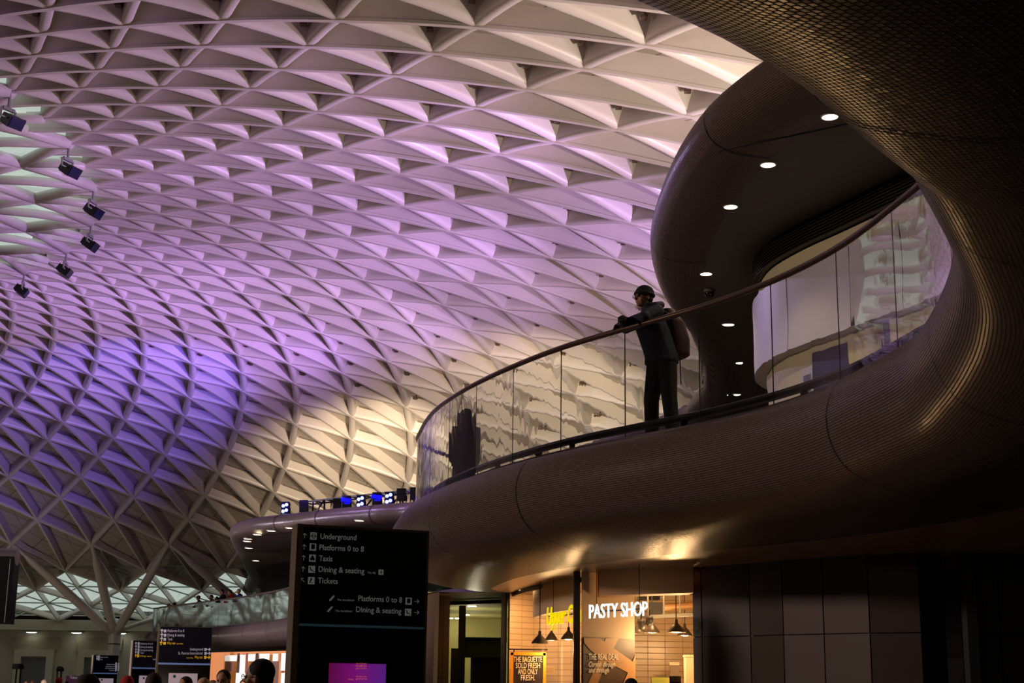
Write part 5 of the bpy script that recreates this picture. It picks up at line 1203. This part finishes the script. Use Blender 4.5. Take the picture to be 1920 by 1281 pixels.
# crowd on the concourse floor: only heads and shoulders reach the frame
for px, top, d, yaw_, lb, kw in (
    (491, 1237.5, 10.6, 1.35, 'person with short dark hair and glasses nearest below the far shop, facing left', dict(coat=(20, 18, 22), hair=(16, 11, 10), glasses=True, vox=.012)),
    (420, 1257, 17.5, 3.0, 'person with cropped dark hair just left of the nearest dark-haired head', dict(coat=(22, 20, 22), hair=(26, 18, 14), vox=.014)),
    (349, 1269.5, 19, 2.6, 'person with brown hair in front of the pale notice of the blue totem', dict(coat=(30, 26, 26), hair=(44, 30, 22))),
    (382, 1272, 18.5, 2.9, 'person with pale blond hair beside the right edge of the blue totem', dict(coat=(60, 54, 50), hair=(200, 176, 140))),
    (399, 1276, 26, 2.4, 'person with fair hair between the blond and the cropped dark heads', dict(coat=(60, 50, 44), hair=(150, 116, 84))),
    (289, 1263, 14.5, .2, 'person with shaved dark brown head below the pair of blue totems', dict(coat=(24, 20, 22), hair=(34, 22, 20))),
    (239, 1271, 19.5, .1, 'person in a red knit hat between the column trunk and the blue totems', dict(coat=(40, 20, 24), hair=(160, 14, 30), head='knit')),
    (163, 1268, 12, 2.0, 'person with bushy black hair under the purple Tickets sign', dict(coat=(18, 16, 20), hair=(12, 9, 11), head='hood')),
    (111, 1272, 40, .5, 'person in a small red hat left of the Tickets sign', dict(coat=(60, 20, 26), hair=(170, 20, 36), head='knit')),
    (125, 1277.5, 42, .5, 'person with black hair beside the small red hat', dict(coat=(20, 18, 20), hair=(14, 12, 14))),
    (61, 1276, 48, 2.8, 'person with ginger hair in the distant crowd at the lower left', dict(coat=(70, 50, 44), hair=(120, 70, 50))),
    (50, 1276.5, 47, 3.0, 'person with fair skin and brown hair left of the ginger head in the distant crowd', dict(coat=(50, 40, 40), hair=(80, 56, 44))),
    (83, 1276, 46, 3.0, 'person in a pale cap right of the ginger head in the distant crowd', dict(coat=(60, 56, 50), hair=(190, 180, 165), head='knit')),
    (457, 1275, 30, 3.0, 'person with dark hair and a pale face between the two nearest heads', dict(coat=(20, 18, 18), hair=(24, 16, 14))),
    (1183, 1273, 17.2, .3, 'person with dark wavy hair below the poster wall of the pasty shop', dict(coat=(20, 18, 18), hair=(18, 13, 12)))):
    c = Py(px, top, d); gz = c.z; 
    person(lb, (c.x, d, 0), yaw_, (gz-.0)/(1.78/1.78)*(1.78/1.785) if gz > 1.2 else 1.7, 'stand', kw['coat'], (26, 26, 30), kw['hair'], kw.get('head', 'short'), kw.get('vox', .024), None, None, .78, kw.get('glasses', False))
# ================================================================== LIGHT
w = bpy.data.worlds.new('world'); sc.world = w; w.use_nodes = True
w.node_tree.nodes['Background'].inputs['Color'].default_value = (.60, .69, .64, 1); w.node_tree.nodes['Background'].inputs['Strength'].default_value = 1.35
def spot(loc, tgt, e, col, size, blend=.5, r=.25):
    l = bpy.data.lights.new('roof_uplight', 'SPOT'); l.energy = e; l.color = col; l.spot_size = math.radians(size); l.spot_blend = blend; l.shadow_soft_size = r
    o = bpy.data.objects.new('roof_uplight', l); COL.objects.link(o); o.location = loc
    d = Vector(tgt)-Vector(loc); o.rotation_mode = 'QUATERNION'; o.rotation_quaternion = d.to_track_quat('-Z', 'Y'); return o
def roofpt(px, py):
    best = None
    for m in range(-44, 8):
        for n in range(0, 19):
            v = W(m, n); q = proj(v)
            if q:
                d = (q[0]-px)**2+(q[1]-py)**2
                if best is None or d < best[0]: best = (d, v)
    return best[1]
VIO = (.50, .26, 1.0); WARM = (1.0, .79, .54); PALE = (1.0, .82, .66); BLU = (.16, .10, 1.0); LAV = (.72, .46, 1.0); PINK = (.98, .70, .95)
Lz = 8.9
def T(px, py): p = Pz(px, py, 8.9); return p
LIGHTS = [
  (Pz(740, 931, Lz)+Vector((1.5, 3, 0)), roofpt(700, 885), 24000, WARM, 37, 1.),
  (Pz(640, 948, Lz)+Vector((1.5, 3, 0)), roofpt(575, 880), 4500, WARM, 32, 1.),
  ((1.5, 46, 8.9), roofpt(1000, 850), 20000, WARM, 50, 1.),
  ((5, 36, 8.9), roofpt(1180, 740), 3600, WARM, 56, 1.),
  ((8, 24, 8.9), roofpt(1340, 130), 4200, PALE, 80, 1.),
  ((9, 26, 8.9), roofpt(1200, 250), 1000, PALE, 100, 1.),
  ((9, 34, 8.9), roofpt(900, 100), 4000, PINK, 90, .7),
  ((10, 38, 8.9), roofpt(1000, 430), 8500, LAV, 80, 1.),
  ((7, 38, 8.9), roofpt(330, 160), 8500, (.62, .36, 1.), 62, .8),
  ((7, 44, 8.9), roofpt(200, 420), 8500, (.62, .36, 1.), 60, .8),
  ((0, 62, 9.5), roofpt(160, 640), 9000, VIO, 55, .8),
  ((3, 56, 9.5), roofpt(420, 620), 7000, LAV, 60, .8),
  ((5, 46, 9.0), roofpt(640, 560), 4500, LAV, 60, .9),
  ((-2, 55, 9.2), roofpt(40, 500), 5000, VIO, 50, .8),
  ((-6, 57, 8.9), roofpt(200, 750), 17000, BLU, 34, .6),
  ((-3, 56, 8.9), roofpt(400, 730), 6500, VIO, 36, .7),
  ((-14, 42, .6), (-14, 46, 20), 1150, (1.0, .72, .52), 165, .6),  # this and the next two: warm fill added at floor level, no fixtures
  ((-18, 66, .6), (-20, 76, 12), 420, (1.0, .72, .50), 150, .8),
  ((-4, 28, .6), (-4, 34, 20), 750, (1.0, .72, .52), 165, .6),
]
# unseen fill spots, added without fixtures, except the violet pair at hanging floodlights
def fill_spot(loc, tgt, e, col, size, s=2.): 
    l = bpy.data.lights.new('fill_lamp', 'SPOT'); l.energy = e; l.color = col; l.spot_size = math.radians(size); l.spot_blend = .8; l.shadow_soft_size = s*.5
    o = bpy.data.objects.new('fill_lamp', l); COL.objects.link(o); o.location = loc; d = Vector(tgt)-Vector(loc); o.rotation_mode = 'QUATERNION'; o.rotation_quaternion = d.to_track_quat('-Z', 'Y')
fill_spot((-24, 12, 9), (0, 20, 4), 7200, (1., .74, .62), 70)
fill_spot((-48, 58, 8), (-11, 62, 4), 60000, (.84, .70, .92), 40)
fill_spot(tuple(W(-12, 0)+Vector((0, 0, -1.5))), (4.2, 18, 6.9), 6000, (.7, .5, 1.), 10, .4)
fill_spot(tuple(W(-20, 0)+Vector((0, 0, -1.5))), (-6, 52, 8), 9000, (.6, .36, 1.), 50, .6)
l = bpy.data.lights.new('fill_lamp', 'POINT'); l.energy = 480; l.color = (1., .84, .62); l.shadow_soft_size = .4; o = bpy.data.objects.new('fill_lamp', l); COL.objects.link(o); o.location = (-33, 88, 3)  # added point fill for the far left wall, no fixture there
fill_spot((-12, -3, 5), (6, 16, 3), 300, (1., .74, .52), 80)
for a in LIGHTS: spot(*a)
sc.view_settings.view_transform = 'Standard'; sc.view_settings.look = 'None'; sc.view_settings.exposure = 0.; sc.view_settings.gamma = 1.; sc.view_settings.use_curve_mapping = False
sc.cycles.max_bounces = 7; sc.cycles.diffuse_bounces = 2; sc.cycles.glossy_bounces = 3; sc.cycles.transmission_bounces = 6; sc.cycles.transparent_max_bounces = 10
sc.cycles.caustics_reflective = False; sc.cycles.caustics_refractive = False; sc.cycles.sample_clamp_indirect = 4
